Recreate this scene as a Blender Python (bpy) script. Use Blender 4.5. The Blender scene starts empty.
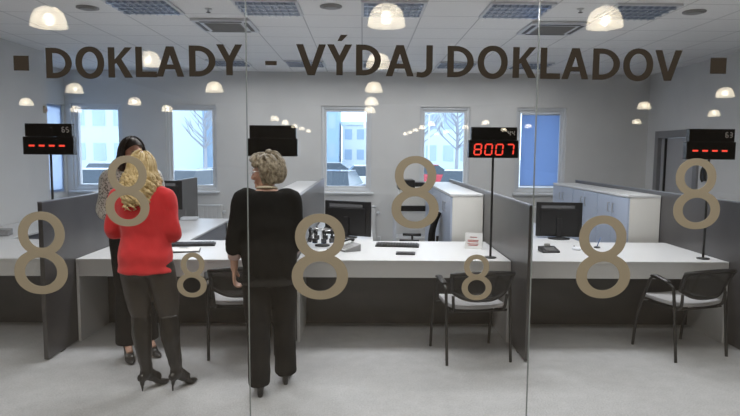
import bpy, bmesh, math, random
from mathutils import Vector, Matrix, noise
R = math.radians
PI = math.pi
scene = bpy.context.scene
COL = scene.collection
random.seed(7)

# ------------------------------------------------------------------ materials
def mat(name, color, rough=0.5, metal=0.0, spec=0.5, noise_amt=0.0, noise_scale=20.0, bump=0.0, bump_scale=80.0,
        emit=None, emit_str=0.0, trans=0.0, alt=None, coat=0.0, sheen=0.0):
    m = bpy.data.materials.new(name)
    m.use_nodes = True
    nt = m.node_tree
    b = nt.nodes['Principled BSDF']
    b.inputs['Base Color'].default_value = (*color, 1)
    b.inputs['Roughness'].default_value = rough
    b.inputs['Metallic'].default_value = metal
    b.inputs['Specular IOR Level'].default_value = spec
    b.inputs['Transmission Weight'].default_value = trans
    b.inputs['Coat Weight'].default_value = coat
    b.inputs['Sheen Weight'].default_value = sheen
    if noise_amt > 0 or alt is not None:
        tc = nt.nodes.new('ShaderNodeTexCoord')
        n = nt.nodes.new('ShaderNodeTexNoise')
        n.inputs['Scale'].default_value = noise_scale
        n.inputs['Detail'].default_value = 4
        nt.links.new(tc.outputs['Object'], n.inputs['Vector'])
        r = nt.nodes.new('ShaderNodeValToRGB')
        r.color_ramp.elements[0].position = 0.35
        r.color_ramp.elements[1].position = 0.65
        if alt is None:
            r.color_ramp.elements[0].color = (*[c * (1 - noise_amt) for c in color], 1)
            r.color_ramp.elements[1].color = (*[min(1, c * (1 + noise_amt)) for c in color], 1)
        else:
            r.color_ramp.elements[0].color = (*color, 1)
            r.color_ramp.elements[1].color = (*alt, 1)
        nt.links.new(n.outputs['Fac'], r.inputs['Fac'])
        nt.links.new(r.outputs['Color'], b.inputs['Base Color'])
    if bump > 0:
        tc = nt.nodes.new('ShaderNodeTexCoord')
        n = nt.nodes.new('ShaderNodeTexNoise')
        n.inputs['Scale'].default_value = bump_scale
        n.inputs['Detail'].default_value = 3
        nt.links.new(tc.outputs['Object'], n.inputs['Vector'])
        bp = nt.nodes.new('ShaderNodeBump')
        bp.inputs['Strength'].default_value = bump
        bp.inputs['Distance'].default_value = 0.01
        nt.links.new(n.outputs['Fac'], bp.inputs['Height'])
        nt.links.new(bp.outputs['Normal'], b.inputs['Normal'])
    if emit is not None:
        b.inputs['Emission Color'].default_value = (*emit, 1)
        b.inputs['Emission Strength'].default_value = emit_str
    return m

def glass_mat(name, tint=(1, 1, 1), f0=0.04):
    """thin clear sheet: straight transmission plus a Schlick mirror term at each face"""
    m = bpy.data.materials.new(name)
    m.use_nodes = True
    nt = m.node_tree
    nt.nodes.clear()
    out = nt.nodes.new('ShaderNodeOutputMaterial')
    mix = nt.nodes.new('ShaderNodeMixShader')
    tr = nt.nodes.new('ShaderNodeBsdfTransparent'); tr.inputs['Color'].default_value = (*tint, 1)
    gl = nt.nodes.new('ShaderNodeBsdfGlossy'); gl.inputs['Roughness'].default_value = 0.0
    lw = nt.nodes.new('ShaderNodeLayerWeight'); lw.inputs['Blend'].default_value = 0.5
    p = nt.nodes.new('ShaderNodeMath'); p.operation = 'POWER'; p.inputs[1].default_value = 5
    a = nt.nodes.new('ShaderNodeMath'); a.operation = 'MULTIPLY_ADD'; a.inputs[1].default_value = 1 - f0; a.inputs[2].default_value = f0
    nt.links.new(lw.outputs['Facing'], p.inputs[0]); nt.links.new(p.outputs[0], a.inputs[0])
    nt.links.new(a.outputs[0], mix.inputs['Fac'])
    nt.links.new(tr.outputs[0], mix.inputs[1]); nt.links.new(gl.outputs[0], mix.inputs[2])
    nt.links.new(mix.outputs[0], out.inputs['Surface'])
    return m

def emis(name, color, strength):
    m = bpy.data.materials.new(name); m.use_nodes = True
    nt = m.node_tree; nt.nodes.clear()
    out = nt.nodes.new('ShaderNodeOutputMaterial'); e = nt.nodes.new('ShaderNodeEmission')
    e.inputs['Color'].default_value = (*color, 1); e.inputs['Strength'].default_value = strength
    nt.links.new(e.outputs[0], out.inputs['Surface'])
    return m

def ceiling_mat():
    m = mat('ceiling_tiles', (0.70, 0.70, 0.69), rough=0.9, spec=0.2)
    nt = m.node_tree; b = nt.nodes['Principled BSDF']
    tc = nt.nodes.new('ShaderNodeTexCoord'); sx = nt.nodes.new('ShaderNodeSeparateXYZ')
    nt.links.new(tc.outputs['Object'], sx.inputs[0])
    def line(o, ph):
        a = nt.nodes.new('ShaderNodeMath'); a.operation = 'ADD'; a.inputs[1].default_value = ph + 60.0
        d = nt.nodes.new('ShaderNodeMath'); d.operation = 'DIVIDE'; d.inputs[1].default_value = 0.6
        f = nt.nodes.new('ShaderNodeMath'); f.operation = 'FRACT'
        l = nt.nodes.new('ShaderNodeMath'); l.operation = 'LESS_THAN'; l.inputs[1].default_value = 0.022
        nt.links.new(sx.outputs[o], a.inputs[0]); nt.links.new(a.outputs[0], d.inputs[0])
        nt.links.new(d.outputs[0], f.inputs[0]); nt.links.new(f.outputs[0], l.inputs[0])
        return l
    lx, ly = line('X', 0.02), line('Y', 0.4)
    mx = nt.nodes.new('ShaderNodeMath'); mx.operation = 'MAXIMUM'
    nt.links.new(lx.outputs[0], mx.inputs[0]); nt.links.new(ly.outputs[0], mx.inputs[1])
    mc = nt.nodes.new('ShaderNodeMix'); mc.data_type = 'RGBA'
    mc.inputs[6].default_value = (0.86, 0.86, 0.86, 1); mc.inputs[7].default_value = (0.55, 0.55, 0.56, 1)
    nt.links.new(mx.outputs[0], mc.inputs[0]); nt.links.new(mc.outputs[2], b.inputs['Base Color'])
    return m

def floor_mat():
    m = mat('speckled_vinyl', (0.5, 0.5, 0.5), rough=0.38, spec=0.4)
    nt = m.node_tree; b = nt.nodes['Principled BSDF']
    tc = nt.nodes.new('ShaderNodeTexCoord')
    n1 = nt.nodes.new('ShaderNodeTexNoise'); n1.inputs['Scale'].default_value = 90; n1.inputs['Detail'].default_value = 5
    n2 = nt.nodes.new('ShaderNodeTexNoise'); n2.inputs['Scale'].default_value = 9; n2.inputs['Detail'].default_value = 4
    for n in (n1, n2): nt.links.new(tc.outputs['Object'], n.inputs['Vector'])
    ad = nt.nodes.new('ShaderNodeMath'); ad.operation = 'MULTIPLY_ADD'; ad.inputs[1].default_value = 0.35
    nt.links.new(n2.outputs['Fac'], ad.inputs[0]); nt.links.new(n1.outputs['Fac'], ad.inputs[2])
    r = nt.nodes.new('ShaderNodeValToRGB')
    r.color_ramp.elements[0].position = 0.45; r.color_ramp.elements[0].color = (0.33, 0.335, 0.345, 1)
    r.color_ramp.elements[1].position = 0.9; r.color_ramp.elements[1].color = (0.50, 0.505, 0.515, 1)
    nt.links.new(ad.outputs[0], r.inputs['Fac']); nt.links.new(r.outputs['Color'], b.inputs['Base Color'])
    return m

def blouse_mat():
    m = mat('patterned_blouse', (0.6, 0.58, 0.54), rough=0.8)
    nt = m.node_tree; b = nt.nodes['Principled BSDF']
    tc = nt.nodes.new('ShaderNodeTexCoord'); v = nt.nodes.new('ShaderNodeTexVoronoi'); v.inputs['Scale'].default_value = 75
    nt.links.new(tc.outputs['Object'], v.inputs['Vector'])
    r = nt.nodes.new('ShaderNodeValToRGB')
    e = r.color_ramp.elements
    e[0].position = 0.30; e[0].color = (0.07, 0.065, 0.06, 1); e[1].position = 0.48; e[1].color = (0.55, 0.54, 0.51, 1)
    nt.links.new(v.outputs['Distance'], r.inputs['Fac']); nt.links.new(r.outputs['Color'], b.inputs['Base Color'])
    return m

M = {}
M['wall'] = mat('wall_paint', (0.70, 0.70, 0.69), rough=0.85, spec=0.2, noise_amt=0.02, noise_scale=3)
M['hall_wall'] = mat('hall_wall_paint', (0.34, 0.30, 0.26), rough=0.8, noise_amt=0.1, noise_scale=2)
M['hall_floor'] = mat('brown_hall_tiles', (0.17, 0.145, 0.115), rough=0.5, noise_amt=0.2, noise_scale=3)
M['ceiling'] = ceiling_mat()
M['floor'] = floor_mat()
M['white_frame'] = mat('white_window_frame', (0.72, 0.74, 0.76), rough=0.4)
M['win_glass'] = glass_mat('window_glass', (0.97, 0.985, 1.0))
M['front_glass'] = glass_mat('front_glass', (0.985, 0.99, 0.985), 0.042)
M['seal'] = mat('clear_silicone_joint', (0.26, 0.29, 0.29), rough=0.25, spec=0.5)
M['blind'] = mat('blue_roller_blind', (0.30, 0.42, 0.66), rough=0.8, noise_amt=0.05, noise_scale=60)
b_ = M['blind'].node_tree
_bs = b_.nodes['Principled BSDF']
_tl = b_.nodes.new('ShaderNodeBsdfTranslucent'); _tl.inputs['Color'].default_value = (0.46, 0.56, 0.74, 1)
_mx = b_.nodes.new('ShaderNodeMixShader'); _mx.inputs['Fac'].default_value = 0.75
_o = [n for n in b_.nodes if n.type == 'OUTPUT_MATERIAL'][0]
b_.links.new(_bs.outputs[0], _mx.inputs[1]); b_.links.new(_tl.outputs[0], _mx.inputs[2]); b_.links.new(_mx.outputs[0], _o.inputs['Surface'])
M['pale_blind'] = M['blind'].copy(); M['pale_blind'].name = 'pale_blue_blind'
for q in M['pale_blind'].node_tree.nodes:
    if q.type == 'BSDF_TRANSLUCENT': q.inputs['Color'].default_value = (0.80, 0.86, 0.95, 1)
M['desk'] = mat('white_laminate', (0.64, 0.645, 0.65), rough=0.35, spec=0.4, noise_amt=0.01)
M['dark_panel'] = mat('anthracite_laminate', (0.052, 0.050, 0.052), rough=0.30, spec=0.65, noise_amt=0.12, noise_scale=4)
M['edge'] = mat('grey_edge_band', (0.20, 0.21, 0.235), rough=0.35)
M['cab_white'] = mat('cabinet_white', (0.74, 0.73, 0.69), rough=0.4)
M['cab_door'] = mat('cabinet_door_pale_blue_grey', (0.40, 0.46, 0.58), rough=0.3)
M['chrome'] = mat('brushed_metal', (0.6, 0.6, 0.6), rough=0.3, metal=1)
M['black'] = mat('black_plastic', (0.012, 0.012, 0.013), rough=0.35)
M['black_mat'] = mat('black_powder_coat', (0.018, 0.018, 0.018), rough=0.5)
M['dark_grey'] = mat('dark_grey_plastic', (0.06, 0.06, 0.065), rough=0.45)
M['grey_seat'] = mat('grey_seat_fabric', (0.36, 0.36, 0.37), rough=0.9, bump=0.3, bump_scale=300)
M['mesh_back'] = mat('black_mesh_fabric', (0.03, 0.03, 0.03), rough=0.8, bump=0.4, bump_scale=400)
M['dull_grey'] = mat('dull_grey_strip', (0.10, 0.10, 0.105), rough=0.6)
_n = M['mesh_back'].node_tree
_t = _n.nodes.new('ShaderNodeBsdfTransparent'); _x = _n.nodes.new('ShaderNodeMixShader'); _x.inputs['Fac'].default_value = 0.30
_n.links.new(_n.nodes['Principled BSDF'].outputs[0], _x.inputs[1]); _n.links.new(_t.outputs[0], _x.inputs[2])
_n.links.new(_x.outputs[0], [q for q in _n.nodes if q.type == 'OUTPUT_MATERIAL'][0].inputs['Surface'])
M['display'] = mat('display_face', (0.012, 0.011, 0.011), rough=0.22)
M['red_led'] = emis('red_led', (1.0, 0.075, 0.045), 1.15)
M['led_dim'] = mat('unlit_led', (0.05, 0.008, 0.006), rough=0.3)
M['white_print'] = mat('white_print', (0.62, 0.60, 0.58), rough=0.6)
M['khaki'] = mat('khaki_vinyl', (0.33, 0.29, 0.215), rough=0.75, spec=0.2)
M['brown_vinyl'] = mat('dark_brown_vinyl', (0.034, 0.026, 0.018), rough=0.75, spec=0.2)
M['paper'] = mat('white_paper', (0.8, 0.8, 0.78), rough=0.8)
M['red_print'] = mat('red_print', (0.6, 0.08, 0.06), rough=0.7)
M['radiator'] = mat('radiator_enamel', (0.66, 0.66, 0.65), rough=0.4)
M['door'] = mat('grey_door_laminate', (0.40, 0.40, 0.41), rough=0.35)
M['door_frame'] = mat('grey_door_frame', (0.24, 0.24, 0.25), rough=0.4)
M['skin'] = mat('skin', (0.60, 0.36, 0.27), rough=0.5, noise_amt=0.06, noise_scale=25)
M['lips'] = mat('lips', (0.45, 0.13, 0.12), rough=0.4)
M['eye'] = mat('eye_white', (0.75, 0.73, 0.70), rough=0.2)
M['iris'] = mat('dark_iris', (0.04, 0.03, 0.02), rough=0.15)
M['blonde'] = mat('blonde_hair', (0.50, 0.36, 0.16), rough=0.45, alt=(0.72, 0.56, 0.30), noise_scale=30)
M['greyhair'] = mat('greying_brown_hair', (0.15, 0.115, 0.075), rough=0.5, alt=(0.42, 0.36, 0.27), noise_scale=45)
M['darkhair'] = mat('dark_brown_hair', (0.018, 0.013, 0.011), rough=0.6, alt=(0.04, 0.028, 0.02), noise_scale=25)
M['red'] = mat('red_wool_jacket', (0.68, 0.020, 0.026), rough=0.75, bump=0.25, bump_scale=150, sheen=0.2)
M['black_cloth'] = mat('black_cloth', (0.010, 0.010, 0.011), rough=0.85, spec=0.15)
M['black_knit'] = mat('black_knit', (0.011, 0.0105, 0.010), rough=0.8, spec=0.15)
M['trouser_brown'] = mat('blackish_brown_leggings', (0.034, 0.028, 0.024), rough=0.42, bump=0.15, bump_scale=30)
M['boot'] = mat('black_boot_leather', (0.016, 0.014, 0.013), rough=0.3, bump=0.35, bump_scale=25)
M['shoe'] = mat('black_shoe_leather', (0.012, 0.012, 0.012), rough=0.3)
M['cuff'] = mat('pale_pink_cuff', (0.55, 0.40, 0.38), rough=0.8)
M['collar'] = mat('cream_collar', (0.62, 0.55, 0.42), rough=0.7)
M['blouse'] = blouse_mat()
M['grille'] = mat('grey_grille', (0.30, 0.30, 0.30), rough=0.6)
M['louvre'] = mat('aluminium_louvre', (0.58, 0.64, 0.74), rough=0.25, metal=0.85)
M['lum_body'] = mat('luminaire_housing', (0.66, 0.68, 0.72), rough=0.5)
M['snow'] = mat('slushy_asphalt', (0.42, 0.42, 0.44), rough=0.9, alt=(0.62, 0.63, 0.66), noise_scale=0.3)
M['bld1'] = mat('blue_grey_facade', (0.36, 0.50, 0.66), rough=0.8)
M['bld2'] = mat('pale_facade', (0.78, 0.82, 0.84), rough=0.8)
M['bld3'] = mat('greenish_facade', (0.62, 0.74, 0.74), rough=0.8)
M['bld_win'] = mat('facade_window', (0.42, 0.53, 0.66), rough=0.15)
M['bark'] = mat('haze_pale_bark', (0.36, 0.37, 0.40), rough=0.9)  # bark lightened, the outdoor haze is put into its colour
M['tyre'] = mat('tyre', (0.02, 0.02, 0.02), rough=0.8)
M['car_glass'] = mat('car_glass', (0.05, 0.07, 0.09), rough=0.08)
for k, c in dict(car_silver=(0.45, 0.47, 0.50), car_white=(0.75, 0.76, 0.77), car_red=(0.55, 0.05, 0.07), car_blue=(0.08, 0.13, 0.28), car_dark=(0.05, 0.06, 0.08)).items():
    M[k] = mat(k + '_paint', c, rough=0.25, coat=0.5)
# pendant lamp: prismatic acrylic dome that glows all over from the lamp inside
M['dome'] = mat('acrylic_dome', (0.9, 0.85, 0.75), rough=0.3, emit=(1.0, 0.88, 0.68), emit_str=6.5)
_n = M['dome'].node_tree
_t = _n.nodes.new('ShaderNodeBsdfTransparent'); _x = _n.nodes.new('ShaderNodeMixShader'); _x.inputs['Fac'].default_value = 0.45
_n.links.new(_n.nodes['Principled BSDF'].outputs[0], _x.inputs[1]); _n.links.new(_t.outputs[0], _x.inputs[2])
_n.links.new(_x.outputs[0], [q for q in _n.nodes if q.type == 'OUTPUT_MATERIAL'][0].inputs['Surface'])
M['bulb'] = emis('lamp_bulb', (1.0, 0.9, 0.72), 60.0)

# ------------------------------------------------------------------ helpers
def link(name, bm, m, parent=None, smooth=False, bevel=0.0):
    me = bpy.data.meshes.new(name)
    bmesh.ops.recalc_face_normals(bm, faces=bm.faces)
    bm.to_mesh(me); bm.free()
    for x in (m if isinstance(m, (list, tuple)) else [m]): me.materials.append(x)
    o = bpy.data.objects.new(name, me); COL.objects.link(o)
    if parent is not None: o.parent = parent
    if smooth:
        me.shade_smooth()
    if bevel > 0:
        md = o.modifiers.new('bevel', 'BEVEL'); md.width = bevel; md.segments = 2; md.limit_method = 'ANGLE'
    return o

def thing(name, label, cat, loc=(0, 0, 0), rz=0.0, group=None):
    o = bpy.data.objects.new(name, None); COL.objects.link(o)
    o.empty_display_size = 0.1
    o.location = loc; o.rotation_euler = (0, 0, rz)
    o['label'] = label; o['category'] = cat
    if group: o['group'] = group
    return o

def tag(o, label, cat, group=None):
    o['label'] = label; o['category'] = cat
    if group: o['group'] = group
    return o

def struct(o):
    o['kind'] = 'structure'; return o

def dup(root, loc, rz=None, label=None):
    r = root.copy(); COL.objects.link(r); r.location = loc
    if rz is not None: r.rotation_euler = (0, 0, rz)
    if label: r['label'] = label
    for ch in list(root.children):
        c = ch.copy(); COL.objects.link(c); c.parent = r
        for g in list(ch.children):
            d = g.copy(); COL.objects.link(d); d.parent = c
    return r

def BM(): return bmesh.new()

def box(bm, x0, x1, y0, y1, z0, z1, mi=0):
    v = [bm.verts.new(p) for p in ((x0, y0, z0), (x1, y0, z0), (x1, y1, z0), (x0, y1, z0), (x0, y0, z1), (x1, y0, z1), (x1, y1, z1), (x0, y1, z1))]
    for f in ((0, 3, 2, 1), (4, 5, 6, 7), (0, 1, 5, 4), (1, 2, 6, 5), (2, 3, 7, 6), (3, 0, 4, 7)):
        bm.faces.new([v[i] for i in f]).material_index = mi
    return v

def B(x0, x1, y0, y1, z0, z1):
    bm = BM(); box(bm, x0, x1, y0, y1, z0, z1); return bm

def xf(verts, mtx):
    for v in verts: v.co = mtx @ v.co

def ring_loft(bm, rings, cap=True, mi=0, closed=True):
    vs = [[bm.verts.new(p) for p in r] for r in rings]
    n = len(vs[0])
    for a, b in zip(vs, vs[1:]):
        for i in range(n if closed else n - 1):
            j = (i + 1) % n
            bm.faces.new((a[i], a[j], b[j], b[i])).material_index = mi
    if cap and closed:
        bm.faces.new(vs[0][::-1]).material_index = mi
        bm.faces.new(vs[-1]).material_index = mi
    return vs

def tube(bm, pts, rad, n=10, cap=True, mi=0, up=None):
    pts = [Vector(p) for p in pts]
    if not isinstance(rad, (list, tuple)): rad = [rad] * len(pts)
    if len(rad) != len(pts): rad = [rad[min(len(rad) - 1, round(i * (len(rad) - 1) / (len(pts) - 1)))] for i in range(len(pts))]
    rings = []
    prev = None
    for i, p in enumerate(pts):
        t = (pts[min(i + 1, len(pts) - 1)] - pts[max(i - 1, 0)]).normalized()
        if prev is None:
            ref = Vector(up) if up else (Vector((0, 0, 1)) if abs(t.z) < 0.9 else Vector((1, 0, 0)))
            s = t.cross(ref).normalized()
        else:
            s = (prev - t * prev.dot(t)).normalized()
        prev = s
        u = s.cross(t)
        r = rad[i]
        ra, rb = r if isinstance(r, (list, tuple)) else (r, r)
        rings.append([p + s * (math.cos(2 * PI * k / n) * ra) + u * (math.sin(2 * PI * k / n) * rb) for k in range(n)])
    return ring_loft(bm, rings, cap, mi)

def lathe(bm, prof, n=24, c=(0, 0, 0), cap=True):
    return ring_loft(bm, [[(c[0] + r * math.cos(2 * PI * k / n), c[1] + r * math.sin(2 * PI * k / n), c[2] + z) for k in range(n)] for r, z in prof], cap)

def ellipsoid(bm, c, r, seg=16, rings=10, rot=None):
    mtx = Matrix.Translation(c) @ (rot.to_4x4() if rot else Matrix.Identity(4)) @ Matrix.Diagonal((*r, 1))
    return bmesh.ops.create_uvsphere(bm, u_segments=seg, v_segments=rings, radius=1, matrix=mtx)['verts']

def prism(bm, poly, a0, a1, axis='y'):
    """closed 2D polygon (u,v) swept from a0 to a1 along an axis"""
    f = {'y': lambda u, v, a: (u, a, v), 'x': lambda u, v, a: (a, u, v), 'z': lambda u, v, a: (u, v, a)}[axis]
    return ring_loft(bm, [[f(u, v, a0) for u, v in poly], [f(u, v, a1) for u, v in poly]])

def smooth_path(pts, n=6):
    """Catmull-Rom through pts"""
    P = [Vector(p) for p in pts]
    out = []
    for i in range(len(P) - 1):
        p0, p1, p2, p3 = P[max(i - 1, 0)], P[i], P[i + 1], P[min(i + 2, len(P) - 1)]
        for k in range(n):
            t = k / n
            out.append(0.5 * ((2 * p1) + (p2 - p0) * t + (2 * p0 - 5 * p1 + 4 * p2 - p3) * t * t + (3 * p1 - p0 - 3 * p2 + p3) * t ** 3))
    out.append(P[-1])
    return out

def fuse(name, bm, m, parent, voxel=0.01, smooth=4, factor=0.5):
    """weld overlapping closed pieces into one continuous skin"""
    o = link(name, bm, m, None)
    r = o.modifiers.new('weld', 'REMESH'); r.mode = 'VOXEL'; r.voxel_size = voxel
    if smooth:
        s = o.modifiers.new('relax', 'SMOOTH'); s.iterations = smooth; s.factor = factor
    dg = bpy.context.evaluated_depsgraph_get()
    me = bpy.data.meshes.new_from_object(o.evaluated_get(dg))
    o.modifiers.clear()
    old = o.data; o.data = me; bpy.data.meshes.remove(old)
    me.name = name
    me.shade_smooth()
    if parent is not None: o.parent = parent
    return o

# ------------------------------------------------------------------ camera
HC = 1.70
cam_d = bpy.data.cameras.new('camera'); cam = bpy.data.objects.new('camera', cam_d); COL.objects.link(cam)
cam_d.sensor_fit = 'HORIZONTAL'; cam_d.sensor_width = 36.0; cam_d.lens = 36.0 * 600.0 / 740.0
cam_d.clip_start = 0.05; cam_d.clip_end = 400
yaw, pitch, roll = R(0.76), R(5.43), R(0.44)
cam.matrix_world = Matrix.Translation((0, 0, HC)) @ Matrix.Rotation(-yaw, 4, 'Z') @ Matrix.Rotation(PI / 2 - pitch, 4, 'X') @ Matrix.Rotation(roll, 4, 'Z')
scene.camera = cam

# ------------------------------------------------------------------ setting: office room
CZ = 3.06                       # office ceiling
GY = 3.40                       # glass front
BY = 10.6                       # back wall
LX, LX2, RX = -4.5, -5.17, 5.03  # left wall, left recess wall, right wall
HZ = 6.2                        # hall ceiling
struct(link('floor', B(LX2 - 0.3, RX + 0.3, GY - 0.1, BY + 0.3, -0.1, 0), M['floor']))
struct(link('floor_hall', B(-16, 16, -52, GY - 0.1, -0.1, 0), M['hall_floor']))
struct(link('ceiling', B(LX2, RX, GY + 0.02, BY, CZ, CZ + 0.08), M['ceiling']))
# back wall with five openings
WZ0, WZ1, WW = 0.985, 2.475, 0.88
wins = [-4.63, -2.99, -0.285, 1.445, 3.14]
bm = BM()
box(bm, LX2 - 0.3, RX + 0.3, BY, BY + 0.35, 0, WZ0)
box(bm, LX2 - 0.3, RX + 0.3, BY, BY + 0.35, WZ1, CZ + 0.08)
xs = [LX2 - 0.3] + [v for c in wins for v in (c - WW / 2, c + WW / 2)] + [RX + 0.3]
for i in range(0, len(xs), 2): box(bm, xs[i], xs[i + 1], BY, BY + 0.35, WZ0, WZ1)
struct(link('wall_back', bm, M['wall']))
bm = BM(); box(bm, LX - 0.12, LX, GY + 0.02, 8.70, 0, CZ)
struct(link('wall_left', bm, M['wall']))
# recess wall on the left behind the end of the left wall, with a window close to the corner
bm = BM()
box(bm, LX2 - 0.2, LX - 0.12, 8.58, 8.70, 0, CZ)
box(bm, LX2 - 0.3, LX2, 8.70, BY, 0, 0.95); box(bm, LX2 - 0.3, LX2, 8.70, BY, 2.45, CZ)
box(bm, LX2 - 0.3, LX2, 8.70, 9.3, 0.95, 2.45); box(bm, LX2 - 0.3, LX2, 10.52, BY, 0.95, 2.45)
struct(link('wall_left_recess', bm, M['wall']))
# right wall with a door opening
DY0, DY1, DH = 8.98, 10.22, 2.02
bm = BM()
box(bm, RX, RX + 0.15, GY + 0.02, DY0, 0, CZ); box(bm, RX, RX + 0.15, DY1, BY, 0, CZ); box(bm, RX, RX + 0.15, DY0, DY1, DH, CZ)
struct(link('wall_right', bm, M['wall']))
bm = BM()
box(bm, -16, -4.5, GY + 0.02, GY + 0.14, 0, HZ); box(bm, RX, 16, GY + 0.02, GY + 0.14, 0, HZ); box(bm, -4.5, RX, GY + 0.02, GY + 0.14, CZ, HZ)
struct(link('wall_front', bm, M['hall_wall']))
# baseboards
bm = BM(); box(bm, LX2, RX, BY - 0.012, BY, 0, 0.08); struct(link('baseboard_back', bm, M['edge']))
bm = BM(); box(bm, LX, LX + 0.012, GY + 0.1, 8.70, 0, 0.08); struct(link('baseboard_left', bm, M['edge']))
bm = BM(); box(bm, RX - 0.012, RX, GY + 0.1, DY0 - 0.02, 0, 0.08); struct(link('baseboard_right', bm, M['edge']))

# windows in the back wall
def window(i, cx):
    w = struct(link('window_%d' % i, window_frame_bm(cx), M['white_frame'], bevel=0.006))
    x0, x1 = cx - WW / 2, cx + WW / 2
    link('pane', B(x0 + 0.08, x1 - 0.08, BY + 0.10, BY + 0.115, WZ0 + 0.08, WZ1 - 0.08), M['win_glass'], w)
    bm = BM(); box(bm, x0 - 0.04, x1 + 0.04, BY - 0.10, BY + 0.02, WZ0 - 0.045, WZ0 - 0.01)
    link('window_sill', bm, M['white_frame'], w, bevel=0.006)
    bm = BM(); box(bm, x1 - 0.058, x1 - 0.038, BY + 0.02, BY + 0.05, 1.60, 1.72); box(bm, x1 - 0.056, x1 - 0.04, BY - 0.01, BY + 0.03, 1.70, 1.72)
    link('handle', bm, M['white_frame'], w)
    return w
def window_frame_bm(cx):
    x0, x1 = cx - WW / 2, cx + WW / 2
    bm = BM()
    for (a, b, d) in ((0.0, 0.045, 0.0), (0.04, 0.092, 0.03)):
        y0, y1 = BY + 0.03 + d, BY + 0.12
        box(bm, x0 + a, x0 + b, y0, y1, WZ0 + a, WZ1 - a); box(bm, x1 - b, x1 - a, y0, y1, WZ0 + a, WZ1 - a)
        box(bm, x0 + b, x1 - b, y0, y1, WZ0 + a, WZ0 + b); box(bm, x0 + b, x1 - b, y0, y1, WZ1 - b, WZ1 - a)
    return bm
for i, cx in enumerate(wins): window(i + 1, cx)
w5x = wins[4]
bl = tag(link('roller_blind', B(w5x - 0.335, w5x + 0.335, BY + 0.045, BY + 0.049, WZ0 + 0.12, WZ1 - 0.12), M['blind']),
         'blue roller blind drawn down over the rightmost back window', 'blind')
bm = BM(); tube(bm, [(w5x - 0.34, BY + 0.047, WZ1 - 0.11), (w5x + 0.34, BY + 0.047, WZ1 - 0.11)], 0.016, 10); link('roller', bm, M['white_frame'], bl, True)
bm = BM(); box(bm, w5x - 0.335, w5x + 0.335, BY + 0.04, BY + 0.054, WZ0 + 0.105, WZ0 + 0.122); link('bottom_bar', bm, M['white_frame'], bl)
# side window in the recess, with its own drawn blind
bm = BM()
for (a, b) in ((0, 0.06),):
    box(bm, LX2 - 0.12, LX2 - 0.03, 9.3, 9.3 + b, 0.95, 2.45); box(bm, LX2 - 0.12, LX2 - 0.03, 10.52 - b, 10.52, 0.95, 2.45)
    box(bm, LX2 - 0.12, LX2 - 0.03, 9.36, 10.46, 0.95, 1.01); box(bm, LX2 - 0.12, LX2 - 0.03, 9.36, 10.46, 2.39, 2.45)
w6 = struct(link('window_6', bm, M['white_frame'], bevel=0.006))
link('pane', B(LX2 - 0.10, LX2 - 0.088, 9.36, 10.46, 1.01, 2.39), M['win_glass'], w6)
b6 = tag(link('roller_blind', B(LX2 - 0.026, LX2 - 0.022, 9.32, 10.5, 0.97, 2.43), M['pale_blind']), 'pale blue blind in the narrow recess left of the leftmost back window', 'blind')

# door in the right wall
bm = BM()
box(bm, RX - 0.03, RX + 0.15, DY0 - 0.05, DY0 + 0.07, 0, DH + 0.05); box(bm, RX - 0.03, RX + 0.15, DY1 - 0.07, DY1 + 0.05, 0, DH + 0.05)
box(bm, RX - 0.03, RX + 0.15, DY0 + 0.07, DY1 - 0.07, DH - 0.07, DH + 0.05)
d1 = struct(link('door_1', bm, M['door_frame'], bevel=0.004))
lf = link('door_leaf', B(RX + 0.03, RX + 0.07, DY0 + 0.075, DY1 - 0.26, 0.005, DH - 0.075), M['door'], d1, bevel=0.003)
link('side_panel', B(RX + 0.03, RX + 0.07, DY1 - 0.235, DY1 - 0.075, 0.005, DH - 0.075), M['door'], d1, bevel=0.003)
link('mullion', B(RX + 0.0, RX + 0.08, DY1 - 0.26, DY1 - 0.235, 0.005, DH - 0.075), M['black_mat'], d1)
bm = BM(); tube(bm, [(RX + 0.03, DY0 + 0.15, 1.03), (RX - 0.03, DY0 + 0.15, 1.03), (RX - 0.03, DY0 + 0.28, 1.03)], 0.01, 8)
link('door_handle', bm, M['chrome'], lf, True)

# wall phone beside the door, motion detector on the left wall end
ph = thing('wall_phone', 'small black wall handset on the white wall just right of the grey door', 'phone', (RX, 8.72, 1.40))
link('base', B(-0.04, -0.001, -0.05, 0.05, -0.10, 0.10), M['black_mat'], ph, bevel=0.008)
bm = BM(); tube(bm, smooth_path([(-0.05, 0.005, -0.11), (-0.075, 0.005, -0.06), (-0.07, 0.005, 0.05), (-0.05, 0.005, 0.11)], 4), [0.02] + [0.014] * 11 + [0.02], 8)
link('handset', bm, M['black'], ph, True)
md = thing('motion_detector', 'tiny beige motion detector high at the end of the left wall', 'detector', (LX, 8.62, 2.25))
link('base', B(0.001, 0.03, -0.03, 0.03, -0.05, 0.05), M['collar'], md, bevel=0.006)
bm = BM(); ellipsoid(bm, (0.03, 0, -0.01), (0.02, 0.022, 0.03), 10, 8); link('lens', bm, M['cuff'], md, True)

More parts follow.
